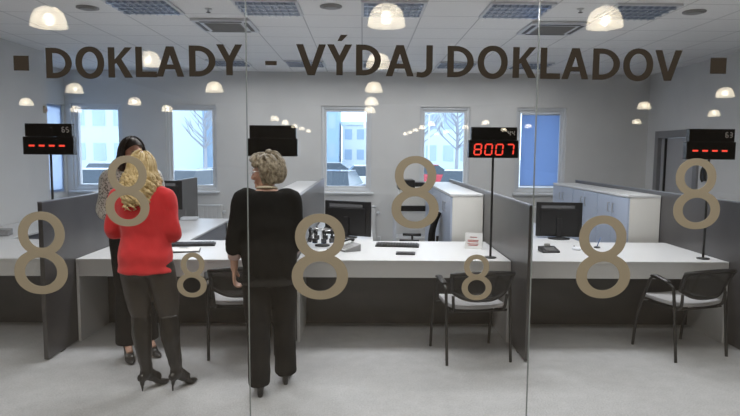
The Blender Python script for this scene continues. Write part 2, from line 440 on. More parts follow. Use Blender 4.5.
# radiators below the windows
def radiator(cx, label):
    t = thing('radiator', label, 'radiator', (cx, BY - 0.10, 0.12), 0, 'radiators under the windows')
    bm = BM()
    for k in range(14):
        x = -0.49 + k * 0.0754
        box(bm, x - 0.029, x + 0.029, -0.035, -0.02, 0.02, 0.58)
    box(bm, -0.53, 0.53, -0.02, 0.06, 0, 0.60)
    link('panel', bm, M['radiator'], t, bevel=0.003)
    link('top_grille', B(-0.535, 0.535, -0.04, 0.065, 0.601, 0.622), M['white_frame'], t, bevel=0.003)
    bm = BM(); tube(bm, [(0.54, 0.0, 0.08), (0.60, 0.0, 0.08), (0.60, 0.0, -0.11)], 0.011, 8); link('pipe', bm, M['white_frame'], t, True)
    bm = BM(); tube(bm, [(0.54, 0, 0.5), (0.60, 0, 0.5)], 0.022, 10); link('valve', bm, M['white_frame'], t, True)
radiator(-2.99, 'white ribbed radiator under the window behind the blonde woman')
radiator(-0.285, 'white ribbed radiator under the middle window')
radiator(3.14, 'white ribbed radiator under the window with the blue blind')

# ------------------------------------------------------------------ ceiling fittings
def make_luminaire(label):
    t = thing('ceiling_luminaire', label, 'ceiling light', (0, 0, CZ), 0, 'recessed louvred ceiling lights')
    bm = BM()
    for (a, b, c, d) in ((-0.3, 0.3, -0.3, -0.275), (-0.3, 0.3, 0.275, 0.3), (-0.3, -0.275, -0.275, 0.275), (0.275, 0.3, -0.275, 0.275)):
        box(bm, a, b, c, d, -0.022, -0.002)
    link('frame', bm, M['lum_body'], t)
    bm = BM()
    for k in range(8): x = -0.275 + (k + 0.5) * 0.55 / 8; box(bm, x - 0.003, x + 0.003, -0.275, 0.275, -0.034, -0.003)
    for k in range(4): y = -0.275 + (k + 0.5) * 0.55 / 4; box(bm, -0.275, 0.275, y - 0.012, y + 0.012, -0.036, -0.003)
    link('louvre', bm, M['louvre'], t)
    return t
LXS = [-2.08, -0.90, 0.28, 1.46, 2.62]
rowsY = [5.88, 9.55]
names = ['leftmost', 'second from left', 'middle', 'second from right', 'rightmost']
lum0 = make_luminaire('louvred ceiling light at the top edge above the counters, leftmost of five')
lights = []
for r, y in enumerate(rowsY):
    for k, x in enumerate(LXS):
        lb = ('louvred ceiling light at the top edge above the counters, %s of five' if r == 0 else 'louvred ceiling light far back near the window wall, %s of five') % names[k]
        o = lum0 if (r == 0 and k == 0) else dup(lum0, (0, 0, 0), 0, lb)
        o.location = (x, y, CZ); o['label'] = lb
        ld = bpy.data.lights.new('tube_light', 'AREA'); ld.shape = 'SQUARE'; ld.size = 0.52
        ld.energy = 26.0 if r == 0 else 7.0; ld.color = (0.98, 0.98, 1.0); ld.spread = R(172)
        lo = bpy.data.objects.new('tube_light', ld); COL.objects.link(lo); lo.location = (x, y, CZ - 0.045)

def cassette(x, y, label):
    t = thing('air_conditioner_cassette', label, 'air conditioner', (x, y, CZ), 0, 'ceiling air conditioner cassettes')
    bm = BM(); box(bm, -0.31, 0.31, -0.31, 0.31, -0.03, -0.002); link('panel', bm, M['lum_body'], t, bevel=0.01)
    bm = BM(); box(bm, -0.19, 0.19, -0.19, 0.19, -0.038, -0.031)
    for k in range(9): yy = -0.17 + k * 0.0425; box(bm, -0.18, 0.18, yy - 0.006, yy + 0.006, -0.044, -0.038)
    link('intake_grille', bm, M['grille'], t)
    for (a, b, c, d) in ((-0.22, 0.22, -0.275, -0.235), (-0.22, 0.22, 0.235, 0.275), (-0.275, -0.235, -0.22, 0.22), (0.235, 0.275, -0.22, 0.22)):
        link('air_outlet', B(a, b, c, d, -0.034, -0.0305), M['dark_grey'], t)
cassette(-1.49, 6.70, 'square ceiling air conditioner above the letter Y of DOKLADY')
cassette(2.06, 6.68, 'square ceiling air conditioner left of the big right pendant reflection')
for x, y, lb in ((-2.66, 5.98, 'round grey ceiling speaker at upper left'), (-0.306, 5.82, 'round grey ceiling speaker at top centre'), (3.18, 5.88, 'round grey ceiling speaker at upper right')):
    t = thing('ceiling_speaker', lb, 'speaker', (x, y, CZ), 0, 'round ceiling speakers')
    bm = BM(); lathe(bm, [(0.105, -0.002), (0.105, -0.012), (0.088, -0.016)], 24); link('rim', bm, M['grille'], t, True)
    bm = BM(); lathe(bm, [(0.087, -0.0162), (0.06, -0.024), (0.001, -0.027)], 24); link('grille', bm, M['grille'], t, True)
for x, y, lb in ((-1.50, 5.98, 'small sprinkler head in the ceiling above the letters AD'), (2.06, 5.82, 'small sprinkler head in the ceiling near the big right pendant reflection')):
    t = thing('ceiling_sprinkler', lb, 'sprinkler', (x, y, CZ), 0, 'ceiling sprinklers')
    bm = BM(); lathe(bm, [(0.035, -0.002), (0.035, -0.008), (0.012, -0.012), (0.012, -0.035)], 12); link('body', bm, M['chrome'], t, True)
    bm = BM(); lathe(bm, [(0.022, -0.0365), (0.022, -0.039)], 12); link('deflector', bm, M['black'], t)

# ------------------------------------------------------------------ glass front with its lettering
joints = [-3.9, -2.275, -0.649, 0.979, 2.605, 4.23]
edges = [-4.49] + joints + [5.02]
for i in range(len(edges) - 1):
    g = struct(link('window_%d' % (7 + i), B(edges[i] + 0.003, edges[i + 1] - 0.003, GY, GY + 0.012, 0.0, CZ - 0.005), M['front_glass']))
    if i < len(joints):
        link('joint_seal', B(edges[i + 1] - 0.003, edges[i + 1] + 0.003, GY + 0.001, GY + 0.011, 0.0, CZ - 0.006), M['seal'], g)
YF = GY - 0.0020     # outer face of the vinyl; its back is bedded in the pane
YB = GY + 0.0004
def strip_ring(bm, outer, inner, YF=YF):
    n = len(outer)
    o0 = [bm.verts.new((x, YF, z)) for x, z in outer]; i0 = [bm.verts.new((x, YF, z)) for x, z in inner]
    o1 = [bm.verts.new((x, YB, z)) for x, z in outer]; i1 = [bm.verts.new((x, YB, z)) for x, z in inner]
    for k in range(n):
        j = (k + 1) % n
        bm.faces.new((o0[k], o0[j], i0[j], i0[k])); bm.faces.new((o1[k], i1[k], i1[j], o1[j]))
        bm.faces.new((o0[k], o1[k], o1[j], o0[j])); bm.faces.new((i0[k], i0[j], i1[j], i1[k]))
def ell(cx, cz, rx, rz, n=40, p=2.0):
    out = []
    for k in range(n):
        a = 2 * PI * k / n; c, s = math.cos(a), math.sin(a)
        out.append((cx + rx * math.copysign(abs(c) ** (2 / p), c), cz + rz * math.copysign(abs(s) ** (2 / p), s)))
    return out
def digit_eight(xu, ru, xl, rl, zb, zt, label):
    h = zt - zb
    hl = h * 0.545; hu = h * 0.535                     # lower and upper bowl heights, overlapping at the waist
    su, sv = rl * 0.40, h * 0.098
    bm = BM()
    strip_ring(bm, ell(xl, zb + hl / 2, rl, hl / 2, p=2.1), ell(xl, zb + hl / 2, rl - su, hl / 2 - sv))
    zc = zt - hu / 2
    strip_ring(bm, ell(xu, zc, ru, hu / 2, p=2.1), ell(xu, zc, ru - su * 0.92, hu / 2 - sv), YF - 0.0004)
    o = link('vinyl_numeral', bm, M['khaki'])
    tag(o, label, 'glass numeral', 'khaki numeral 8 stickers on the glass front')
digit_eight(-1.819, 0.132, -1.83, 0.152, 0.869, 1.345, 'big khaki 8 on the glass farthest left, over the dark divider')
digit_eight(-1.324, 0.109, -1.328, 0.124, 1.263, 1.664, "khaki 8 on the glass in front of the blonde woman's head and red jacket")
digit_eight(-0.967, 0.068, -0.974, 0.085, 0.854, 1.114, 'small khaki 8 on the glass between the red jacket and the woman in black')
digit_eight(-0.239, 0.143, -0.24, 0.162, 0.845, 1.343, 'big khaki 8 on the glass just right of the woman in black')
digit_eight(0.302, 0.118, 0.302, 0.135, 1.26, 1.674, 'khaki 8 on the glass high up, left of the lit 8007 display')
digit_eight(0.662, 0.073, 0.665, 0.087, 0.845, 1.112, 'small khaki 8 on the glass over the back of the middle visitor chair')
digit_eight(1.384, 0.137, 1.396, 0.157, 0.859, 1.343, 'big khaki 8 on the glass over the right counter beside the black monitor')
digit_eight(1.903, 0.117, 1.917, 0.135, 1.266, 1.673, 'khaki 8 on the glass below the rightmost queue display')

def poly(bm, pts):
    y = YF - 0.00002 * len(bm.verts)      # strokes of one letter never share a plane
    ring_loft(bm, [[(x, y, z) for x, z in pts], [(x, YB, z) for x, z in pts]])
def letter(ch, x0, x1, z0, z1):
    bm = BM(); w, h = x1 - x0, z1 - z0
    s = 0.036; t = 0.029                               # stem and bar widths
    if ch in 'DO':
        if ch == 'O':
            strip_ring(bm, ell((x0 + x1) / 2, (z0 + z1) / 2, w / 2, h / 2, 48, 2.15), ell((x0 + x1) / 2, (z0 + z1) / 2, w / 2 - s, h / 2 - t, 48))
        else:
            n = 28; zc = (z0 + z1) / 2
            def half(xa, rx, rz, p):
                e = [(xa + rx * abs(math.cos(a)) ** (2 / p), zc + rz * math.copysign(abs(math.sin(a)) ** (2 / p), math.sin(a))) for a in [-PI / 2 + PI * k / n for k in range(n + 1)]]
                return e
            fl = w * 0.30
            out = half(x0 + fl, w - fl, h / 2, 2.0) + [(x0, z1), (x0, z0)]
            inn = half(x0 + fl + 0.006, w - fl - s - 0.006, h / 2 - t, 2.0) + [(x0 + s, z1 - t), (x0 + s, z0 + t)]
            strip_ring(bm, out, inn)
    elif ch == 'K':
        poly(bm, [(x0, z0), (x0 + s, z0), (x0 + s, z1), (x0, z1)])
        zc = z0 + h * 0.52
        poly(bm, [(x0 + s, zc - 0.012), (x0 + s, zc + 0.014), (x1 - s * 1.15, z1), (x1 - 0.003, z1), (x0 + s + 0.028, zc + 0.006)])
        poly(bm, [(x0 + s + 0.004, zc + 0.004), (x0 + s + 0.031, zc + 0.026), (x1, z0), (x1 - s * 1.22, z0)])
    elif ch == 'L':
        poly(bm, [(x0, z0), (x1, z0), (x1, z0 + t + 0.002), (x0 + s, z0 + t + 0.002), (x0 + s, z1), (x0, z1)])
    elif ch == 'A':
        c = (x0 + x1) / 2; q = s * 1.02; ap = 0.021
        poly(bm, [(x0, z0), (x0 + q, z0), (c + 0.004, z1 - 0.035), (c + 0.0, z1), (c - ap, z1)])
        poly(bm, [(x1, z0), (x1 - q, z0), (c - 0.004, z1 - 0.035), (c + 0.0, z1), (c + ap, z1)])
        zb = z0 + h * 0.245
        poly(bm, [(x0 + w * 0.22, zb), (x1 - w * 0.22, zb), (x1 - w * 0.28, zb + t * 0.9), (x0 + w * 0.28, zb + t * 0.9)])
    elif ch == 'V':
        c = (x0 + x1) / 2; ap = 0.020
        poly(bm, [(x0, z1), (x0 + s * 1.08, z1), (c + 0.002, z0 + 0.042), (c, z0), (c - ap, z0)])
        poly(bm, [(x1, z1), (x1 - s * 1.08, z1), (c - 0.002, z0 + 0.042), (c, z0), (c + ap, z0)])
    elif ch in 'YÝ':
        c = (x0 + x1) / 2; zm = z0 + h * 0.41
        poly(bm, [(c - s / 2, z0), (c + s / 2, z0), (c + s / 2, zm), (x1, z1), (x1 - s * 1.08, z1), (c, zm + 0.038), (x0 + s * 1.08, z1), (x0, z1), (c - s / 2, zm)])
        if ch == 'Ý':
            poly(bm, [(c - 0.012, z1 + 0.018), (c + 0.012, z1 + 0.018), (c + 0.045, z1 + 0.052), (c + 0.006, z1 + 0.052)])
    elif ch == 'J':
        r = w * 0.62
        xr = x1; xi = x1 - s
        pts_o = [(xr, z1), (xr, z0 + 0.055)] + [(xr - 0.06 + 0.06 * math.cos(a), z0 + 0.055 - 0.055 * math.sin(a)) for a in [PI / 2 * k / 8 for k in range(1, 9)]] + [(x0 + 0.002, z0 + 0.004)]
        pts_i = [(x0 + 0.006, z0 + 0.031)] + [(xi - 0.028 + 0.028 * math.cos(a), z0 + 0.055 - 0.027 * math.sin(a)) for a in [PI / 2 * k / 8 for k in range(8, 0, -1)]] + [(xi, z0 + 0.055), (xi, z1)]
        poly(bm, pts_o + pts_i)
    return bm
def word(name_label, letters, cat='glass lettering'):
    xs0 = letters[0][1]
    t = thing('vinyl_word', name_label, cat, (0, 0, 0), 0, 'dark brown words on the glass front')
    for ch, a, b, z0, z1 in letters:
        link('letter', letter(ch, a, b, z0, z1), M['brown_vinyl'], t)
word('dark brown word DOKLADY in capital letters on the glass', [('D', -1.752, -1.61, 2.088, 2.253), ('O', -1.59, -1.432, 2.086, 2.262), ('K', -1.41, -1.275, 2.094, 2.259), ('L', -1.259, -1.143, 2.098, 2.263),
      ('A', -1.146, -0.992, 2.102, 2.267), ('D', -0.964, -0.818, 2.104, 2.273), ('Y', -0.813, -0.669, 2.113, 2.281)])
word('dark brown word VÝDAJ in capital letters on the glass', [('V', -0.371, -0.206, 2.117, 2.286), ('Ý', -0.2, -0.061, 2.119, 2.287), ('D', -0.039, 0.100, 2.119, 2.287), ('A', 0.127, 0.283, 2.116, 2.286), ('J', 0.296, 0.388, 2.110, 2.287)])
word('dark brown word DOKLADOV in capital letters on the glass', [('D', 0.47, 0.617, 2.114, 2.285), ('O', 0.639, 0.807, 2.106, 2.288), ('K', 0.836, 0.968, 2.113, 2.282), ('L', 0.991, 1.103, 2.109, 2.28),
      ('A', 1.111, 1.262, 2.109, 2.279), ('D', 1.285, 1.437, 2.107, 2.279), ('O', 1.456, 1.624, 2.101, 2.281), ('V', 1.633, 1.785, 2.105, 2.273)])
for a, b, z0, z1, lb in ((-1.929, -1.846, 2.128, 2.209, 'dark brown square mark on the glass left of the word DOKLADY'), (1.947, 2.037, 2.146, 2.234, 'dark brown square mark on the glass right of the word DOKLADOV'),
                         (-0.543, -0.479, 2.170, 2.193, 'short dark brown dash on the glass between DOKLADY and VÝDAJ')):
    bm = BM(); poly(bm, [(a, z0), (b, z0), (b, z1), (a, z1)])
    tag(link('vinyl_mark', bm, M['brown_vinyl']), lb, 'glass marking')

# ------------------------------------------------------------------ counters
DIV = [-2.53, -0.595, 1.345, 3.29]
DT = 0.036
div_lab = ['dark grey divider panel left of the dark-haired woman, under the large left 8', 'dark grey divider panel hidden behind the woman in black',
           'dark grey divider panel in the middle right of the lit 8007 display', 'dark grey divider panel at far right below the rightmost display']
for x, lb in zip(DIV, div_lab):
    t = thing('divider_panel', lb, 'divider', (x, 4.72, 0), 0, 'dark dividers between the counters')
    link('board', B(-DT / 2, DT / 2, 0, 4.45, 0.012, 1.275), M['dark_panel'], t, bevel=0.003)
    link('edge_cap', B(-DT / 2 - 0.001, DT / 2 + 0.001, 0, 4.45, 1.2755, 1.283), M['edge'], t)
    for yy in (0.25, 2.2, 4.1): link('foot', B(-0.016, 0.016, yy - 0.03, yy + 0.03, 0.0, 0.0115), M['black_mat'], t)
FY = 5.22
def counter(x0, x1, label, ends=(True, True)):
    t = thing('service_counter', label, 'counter', (0, 0, 0), 0, 'white service counters')
    link('countertop', B(x0, x1, FY, 6.36, 0.715, 0.74), M['desk'], t, bevel=0.003)
    link('apron', B(x0 + 0.026, x1 - 0.026, FY + 0.004, FY + 0.028, 0.585, 0.7145), M['desk'], t, bevel=0.002)
    for e, (a, b) in zip(ends, ((x0, x0 + 0.025), (x1 - 0.025, x1))):
        if e: link('end_panel', B(a, b, FY, 6.30, 0.0, 0.7145), M['desk'], t, bevel=0.002)
    link('modesty_panel', B(x0 + 0.026, x1 - 0.026, 5.80, 5.825, 0.0, 0.7145), M['dark_panel'], t)
    return t
counter(-4.48, DIV[0] - 0.024, 'white counter at far left, left of the first dark divider')
counter(DIV[0] + 0.024, DIV[1] - 0.024, 'white counter that the two women at the left stand at')
counter(DIV[1] + 0.024, DIV[2] - 0.024, 'white middle counter with the keyboard, behind the big 8 right of the woman in black')
counter(DIV[2] + 0.024, DIV[3] - 0.024, 'white right counter behind the glass joint, with the rightmost visitor chair')
def return_desk(x0, x1, label):
    t = thing('return_desk', label, 'desk', (0, 0, 0), 0, 'white side desks behind the counters')
    link('desktop', B(x0, x1, 6.37, 8.40, 0.715, 0.74), M['desk'], t, bevel=0.003)
    link('back_panel', B(x1 - 0.05, x1 - 0.03, 6.6, 8.2, 0.30, 0.7145), M['edge'], t)
    for yy in (6.45, 8.32):
        for xx in (x0 + 0.06, x1 - 0.06): link('leg', B(xx - 0.025, xx + 0.025, yy - 0.025, yy + 0.025, 0, 0.7145), M['chrome'], t)
return_desk(DIV[0] + 0.03, -1.84, 'white side desk behind the red jacket, running back to the radiator')
return_desk(DIV[1] + 0.03, 0.12, 'white side desk behind the middle counter, under its monitor')
return_desk(DIV[2] + 0.03, 2.36, 'white side desk behind the right counter, under its monitor')
return_desk(-4.47, -3.75, 'white side desk at far left along the left wall')

def make_cabinet(label):
    """low file cabinet, doors towards -x; origin at its front right floor corner"""
    t = thing('file_cabinet', label, 'cabinet', (0, 0, 0), 0, 'low white file cabinets along the dividers')
    link('body', B(-0.335, 0, 0, 0.86, 0.03, 1.215), M['cab_white'], t, bevel=0.002)
    link('plinth', B(-0.31, -0.02, 0.02, 0.84, 0, 0.0295), M['black_mat'], t)
    link('top_board', B(-0.36, 0, -0.004, 0.864, 1.2155, 1.24), M['desk'], t, bevel=0.002)
    for k in range(2):
        d = link('door', B(-0.355, -0.336, 0.005 + k * 0.428, 0.427 + k * 0.428, 0.06, 1.205), M['cab_door'], t, bevel=0.002)
        yy = 0.36 if k == 0 else 0.49
        bm = BM(); tube(bm, [(-0.356, yy, 1.02), (-0.38, yy, 1.02), (-0.38, yy, 1.12), (-0.356, yy, 1.12)], 0.006, 6)
        link('handle', bm, M['chrome'], d)
    return t
cab0 = make_cabinet('')
places = ['left of the first dark divider', 'behind the woman in black', 'behind the lit 8007 display', 'at right near the grey door']
order = ['nearest', 'second', 'farthest']
first = True
for i, x in enumerate(DIV):
    for k in range(3):
        lb = 'white file cabinet with pale blue doors, %s of three %s' % (order[k], places[i])
        o = cab0 if first else dup(cab0, (0, 0, 0), 0, lb)
        first = False
        o.location = (x - DT / 2 - 0.006, 6.50 + k * 0.87, 0); o['label'] = lb

# ------------------------------------------------------------------ queue displays
SEG = {'8': 'abcdefg', '0': 'abcdef', '7': 'abc', '4': 'fgbc', '5': 'afgcd', '6': 'afgedc', '3': 'abgcd', '-': 'g'}
def seg_bm(ch, x, z, w, h, s, y0, y1, slant=0.08):
    bm = BM()
    L = {'a': (0, h, w, h), 'b': (w, h / 2, w, h), 'c': (w, 0, w, h / 2), 'd': (0, 0, w, 0), 'e': (0, 0, 0, h / 2), 'f': (0, h / 2, 0, h), 'g': (0, h / 2, w, h / 2)}
    for k in SEG[ch]:
        a, b, c, d = L[k]; g = s * 0.55
        if b == d:
            pts = [(a + g, b - s / 2), (c - g, b - s / 2), (c - g * 0.4, b), (c - g, b + s / 2), (a + g, b + s / 2), (a + g * 0.4, b)]
        else:
            pts = [(a - s / 2, b + g), (a, b + g * 0.4), (a + s / 2, b + g), (a + s / 2, d - g), (a, d - g * 0.4), (a - s / 2, d - g)]
        prism(bm, [(x + u + v * slant, z + v) for u, v in pts], y0, y1)
    return bm
def queue_display(x, code, number, label, off=0.0):
    t = thing('queue_display', label, 'queue display', (x, 5.38, 0.741), 0, 'black queue displays on thin poles')
    bm = BM(); lathe(bm, [(0.055, 0.0), (0.055, 0.008), (0.018, 0.014)], 20); link('base_plate', bm, M['black_mat'], t, True)
    bm = BM(); tube(bm, [(0, 0, 0.0141), (0, 0, 0.96)], 0.0105, 10); link('pole', bm, M['black_mat'], t, True)
    up = link('upper_box', B(-0.205 + off, 0.205 + off, -0.028, 0.028, 1.064, 1.178), M['display'], t, bevel=0.004)
    lo = link('lower_box', B(-0.225 + off, 0.205 + off + 0.012, -0.033, 0.033, 0.905, 1.063), M['display'], t, bevel=0.004)
    if code:
        for k, ch in enumerate(code):
            link('counter_digit', seg_bm(ch, 0.122 + off + k * 0.036, 1.104, 0.021, 0.042, 0.008, -0.0295, -0.0275, 0.0), M['white_print'], up)
    if number:
        for k, ch in enumerate(number):
            if ch == '-':
                bm = BM(); box(bm, -0.172 + off + k * 0.088, -0.122 + off + k * 0.088, -0.0345, -0.0325, 0.976, 0.991)
                link('red_dash', bm, M['red_led'], lo)
            else:
                link('red_digit', seg_bm(ch, -0.178 + off + k * 0.096, 0.934, 0.060, 0.092, 0.0125, -0.0345, -0.0325), M['red_led'], lo)
    return t
queue_display(DIV[0] - 0.235, '65', '----', 'black queue display at far left showing four red dashes')
queue_display(DIV[1] - 0.20, '', '', 'black unlit queue display above the head of the woman in black')
queue_display(DIV[2] - 0.175, '44', '8007', 'black queue display lit with red number 8007')
queue_display(DIV[3] - 0.17, '63', '----', 'black queue display at far right beside the grey door showing four red dashes')

# ------------------------------------------------------------------ visitor chairs
def make_chair(label):
    """visitor armchair facing +y, origin at floor centre"""
    t = thing('visitor_chair', label, 'chair', (0, 0, 0), 0, 'black visitor armchairs at the counters')
    hw = 0.268
    for sx in (-1, 1):
        x = sx * hw
        bm = BM()
        tube(bm, smooth_path([(x, 0.245, 0.0), (x, 0.20, 0.30), (x, 0.095, 0.58), (x, 0.065, 0.638), (x, 0.02, 0.655), (x, -0.10, 0.635), (x, -0.16, 0.615), (x, -0.185, 0.57), (x, -0.215, 0.30), (x, -0.245, 0.0)], 5), 0.0125, 8)
        link('side_frame', bm, M['black_mat'], t, True)
        bm = BM(); tube(bm, smooth_path([(x, 0.06, 0.661), (x, 0.02, 0.670), (x, -0.02, 0.665), (x, -0.14, 0.642)], 4), [(0.02, 0.008)] + [(0.026, 0.012)] * 11 + [(0.02, 0.008)], 10)
        link('armrest', bm, M['black'], t, True)
    bm = BM()
    for yy in (0.17, -0.17): tube(bm, [(-hw + 0.013, yy, 0.415), (hw - 0.013, yy, 0.415)], 0.011, 8)
    for xx in (-0.19, 0.19): tube(bm, [(xx, -0.16, 0.412), (xx, 0.16, 0.412)], 0.011, 8)
    link('seat_frame', bm, M['black_mat'], t, True)
    # seat pad, slightly dished
    bm = BM(); n = 10
    def sz(u, v): return 0.462 + 0.012 * (u * u + v * v) - 0.028 * max(0, v - 0.55) ** 1.2
    rows = []
    for j in range(n + 1):
        v = -1 + 2 * j / n
        rows.append([(0.225 * u * (1 - 0.06 * abs(v) ** 4), 0.22 * v * (1 - 0.06 * abs(u) ** 4), sz(u, v)) for u in [-1 + 2 * i / n for i in range(n + 1)]])
    top = [[bm.verts.new(p) for p in r] for r in rows]
    bot = [[bm.verts.new((p[0], p[1], p[2] - 0.034)) for p in r] for r in rows]
    for j in range(n):
        for i in range(n):
            bm.faces.new((top[j][i], top[j][i + 1], top[j + 1][i + 1], top[j + 1][i])); bm.faces.new((bot[j][i], bot[j + 1][i], bot[j + 1][i + 1], bot[j][i + 1]))
    for i in range(n):
        bm.faces.new((top[0][i], bot[0][i], bot[0][i + 1], top[0][i + 1])); bm.faces.new((top[n][i], top[n][i + 1], bot[n][i + 1], bot[n][i]))
        bm.faces.new((top[i][0], top[i + 1][0], bot[i + 1][0], bot[i][0])); bm.faces.new((top[i][n], bot[i][n], bot[i + 1][n], top[i + 1][n]))
    link('seat', bm, M['grey_seat'], t, True, bevel=0.006)
    # wrap-round mesh backrest with its rim
    def bp(u, v):      # u -1..1 across, v 0..1 up
        wd = 0.225 + 0.03 * v - 0.10 * (1 - v) ** 2.4 * abs(u) ** 0.5 * 0
        x = u * wd
        y = -0.205 - 0.075 * v - 0.055 * (1 - u * u)
        z = 0.525 + 0.235 * v - 0.02 * u * u * v + 0.065 * abs(u) ** 3 * (1 - v)
        return Vector((x, y, z))
    bm = BM(); nu, nv = 16, 8
    F = [[bm.verts.new(bp(-1 + 2 * i / nu, j / nv)) for i in range(nu + 1)] for j in range(nv + 1)]
    K = [[bm.verts.new(bp(-1 + 2 * i / nu, j / nv) + Vector((0, -0.008, 0))) for i in range(nu + 1)] for j in range(nv + 1)]
    for j in range(nv):
        for i in range(nu):
            bm.faces.new((F[j][i], F[j][i + 1], F[j + 1][i + 1], F[j + 1][i])); bm.faces.new((K[j][i], K[j + 1][i], K[j + 1][i + 1], K[j][i + 1]))
    for i in range(nu): bm.faces.new((F[0][i], K[0][i], K[0][i + 1], F[0][i + 1])); bm.faces.new((F[nv][i], F[nv][i + 1], K[nv][i + 1], K[nv][i]))
    for j in range(nv): bm.faces.new((F[j][0], F[j + 1][0], K[j + 1][0], K[j][0])); bm.faces.new((F[j][nu], K[j][nu], K[j + 1][nu], F[j + 1][nu]))
    bk = link('backrest', bm, M['mesh_back'], t, True)
    per = [bp(-1 + 2 * i / 16, 0) for i in range(17)] + [bp(1, j / 6) for j in range(1, 7)] + [bp(1 - 2 * i / 16, 1) for i in range(1, 17)] + [bp(-1, 1 - j / 6) for j in range(1, 6)]
    per = [p + Vector((0, -0.004, 0)) for p in per]
    bm = BM(); tube(bm, per + [per[0], per[1]], 0.017, 8, cap=False); link('back_rim', bm, M['black'], bk, True)
    bm = BM()
    for sx in (-1, 1): tube(bm, smooth_path([(sx * 0.20, -0.15, 0.415), (sx * 0.215, -0.215, 0.45), (sx * 0.225, -0.235, 0.56)], 4), 0.012, 8)
    link('back_bracket', bm, M['black_mat'], t, True)
    return t
def chair_at(o, nl, ang):
    """put the near-left leg (local -0.268,-0.245) at nl"""
    c, s = math.cos(ang), math.sin(ang); lx, ly = -0.268, -0.245
    o.location = (nl[0] - (c * lx - s * ly), nl[1] - (s * lx + c * ly), 0.0); o.rotation_euler = (0, 0, ang)
ch = make_chair('black visitor armchair with grey seat in front of the middle counter, behind a small 8')
chair_at(ch, (0.685, 4.64), R(9))
c2 = dup(ch, (0, 0, 0), 0, 'black visitor armchair with grey seat at the right counter, turned to the left')
chair_at(c2, (2.565, 4.72), R(17))
c3 = dup(ch, (0, 0, 0), 0, 'black visitor armchair at the left counter, half hidden by the woman in black')
chair_at(c3, (-1.235, 4.74), R(14))

# officer's chair behind the middle counter, seen edge on, back towards the cabinets
oc = thing('office_chair', 'black office swivel chair behind the middle counter in front of the white cabinet', 'chair', (0.60, 7.25, 0), R(82))
bm = BM()
for k in range(5):
    a = 2 * PI * k / 5 + 0.3
    tube(bm, [(0.03 * math.cos(a), 0.03 * math.sin(a), 0.085), (0.29 * math.cos(a), 0.29 * math.sin(a), 0.065)], [0.022, 0.015], 8)
link('star_base', bm, M['black'], oc)
for k in range(5):
    a = 2 * PI * k / 5 + 0.3
    bm = BM(); tube(bm, [(0.29 * math.cos(a) - 0.02 * math.sin(a), 0.29 * math.sin(a) + 0.02 * math.cos(a), 0.028), (0.29 * math.cos(a) + 0.02 * math.sin(a), 0.29 * math.sin(a) - 0.02 * math.cos(a), 0.028)], 0.027, 12)
    link('caster', bm, M['black'], oc, True)
bm = BM(); tube(bm, [(0, 0, 0.08), (0, 0, 0.43)], [0.03, 0.02], 10); link('gas_lift', bm, M['chrome'], oc, True)
bm = BM(); box(bm, -0.23, 0.23, -0.22, 0.23, 0.44, 0.50); link('seat', bm, M['black_cloth'], oc, bevel=0.025)
bm = BM()
rings = []
for k in range(9):
    v = k / 8; z = 0.56 + 0.40 * v; w = 0.21 * (1 - 0.25 * v ** 3); y = -0.245 - 0.07 * v + 0.03 * math.sin(v * PI)
    rings.append([(-w, y + 0.03, z), (-w * 0.5, y - 0.005, z), (0, y - 0.015, z), (w * 0.5, y - 0.005, z), (w, y + 0.03, z), (w * 0.95, y - 0.015, z), (0, y - 0.05, z), (-w * 0.95, y - 0.015, z)])
ring_loft(bm, rings); link('backrest', bm, M['black_cloth'], oc, True)
bm = BM(); tube(bm, smooth_path([(0, -0.10, 0.43), (0, -0.27, 0.44), (0, -0.31, 0.55), (0, -0.32, 0.68)], 4), (0.016), 8); link('back_stem', bm, M['black'], oc, True)
for sx in (-1, 1):
    bm = BM(); tube(bm, smooth_path([(sx * 0.22, 0.0, 0.455), (sx * 0.27, 0.0, 0.50), (sx * 0.27, 0.0, 0.64)], 4), 0.014, 8); tube(bm, [(sx * 0.27, -0.11, 0.65), (sx * 0.27, 0.12, 0.65)], (0.018), 8)
    link('armrest', bm, M['black'], oc, True)

# ------------------------------------------------------------------ things on the desks
DZ = 0.741
def monitor(x, y, rz, label, w=0.52, h=0.335, z0=0.10, tilt=4):
    """screen faces local +y; the back (local -y) is what the photo shows"""
    t = thing('monitor', label, 'monitor', (x, y, DZ), rz, 'flat monitors on the side desks')
    bm = BM(); lathe(bm, [(0.12, 0), (0.12, 0.008), (0.03, 0.016)], 24); link('foot', bm, M['black'], t, True)
    bm = BM(); box(bm, -0.03, 0.03, -0.018, -0.002, 0.0165, z0 + h * 0.55); link('stand', bm, M['black'], t, bevel=0.004)
    bm = BM(); v = box(bm, -w / 2, w / 2, 0.014, 0.04, z0, z0 + h)
    hd = link('housing', bm, M['black'], t, bevel=0.006)
    bm = BM(); box(bm, -w * 0.40, w * 0.40, 0.002, 0.0138, z0 + h * 0.06, z0 + h * 0.80)
    link('back_bulge', bm, M['black'], hd, bevel=0.004)
    bm = BM(); box(bm, -w * 0.39, w * 0.33, 0.007, 0.0136, z0 + h * 0.82, z0 + h * 0.91); link('grey_strip', bm, M['dull_grey'], hd)  # plain grey strip across the upper back of the housing
    bm = BM(); box(bm, -w / 2 + 0.015, w / 2 - 0.015, 0.0402, 0.0412, z0 + 0.02, z0 + h - 0.015); link('screen', bm, M['display'], hd)
    return t
monitor(-0.17, 6.62, R(-26), 'black flat monitor seen from behind on the middle side desk, right of the big 8', 0.57, 0.385, 0.02)
monitor(2.20, 6.62, R(-8), 'black flat monitor seen from behind at the right counter beside the glass joint', 0.50, 0.385, 0.02)
monitor(-2.24, 6.75, R(8), 'dark flat monitor behind the shoulder of the red jacket', 0.42, 0.33, 0.28)

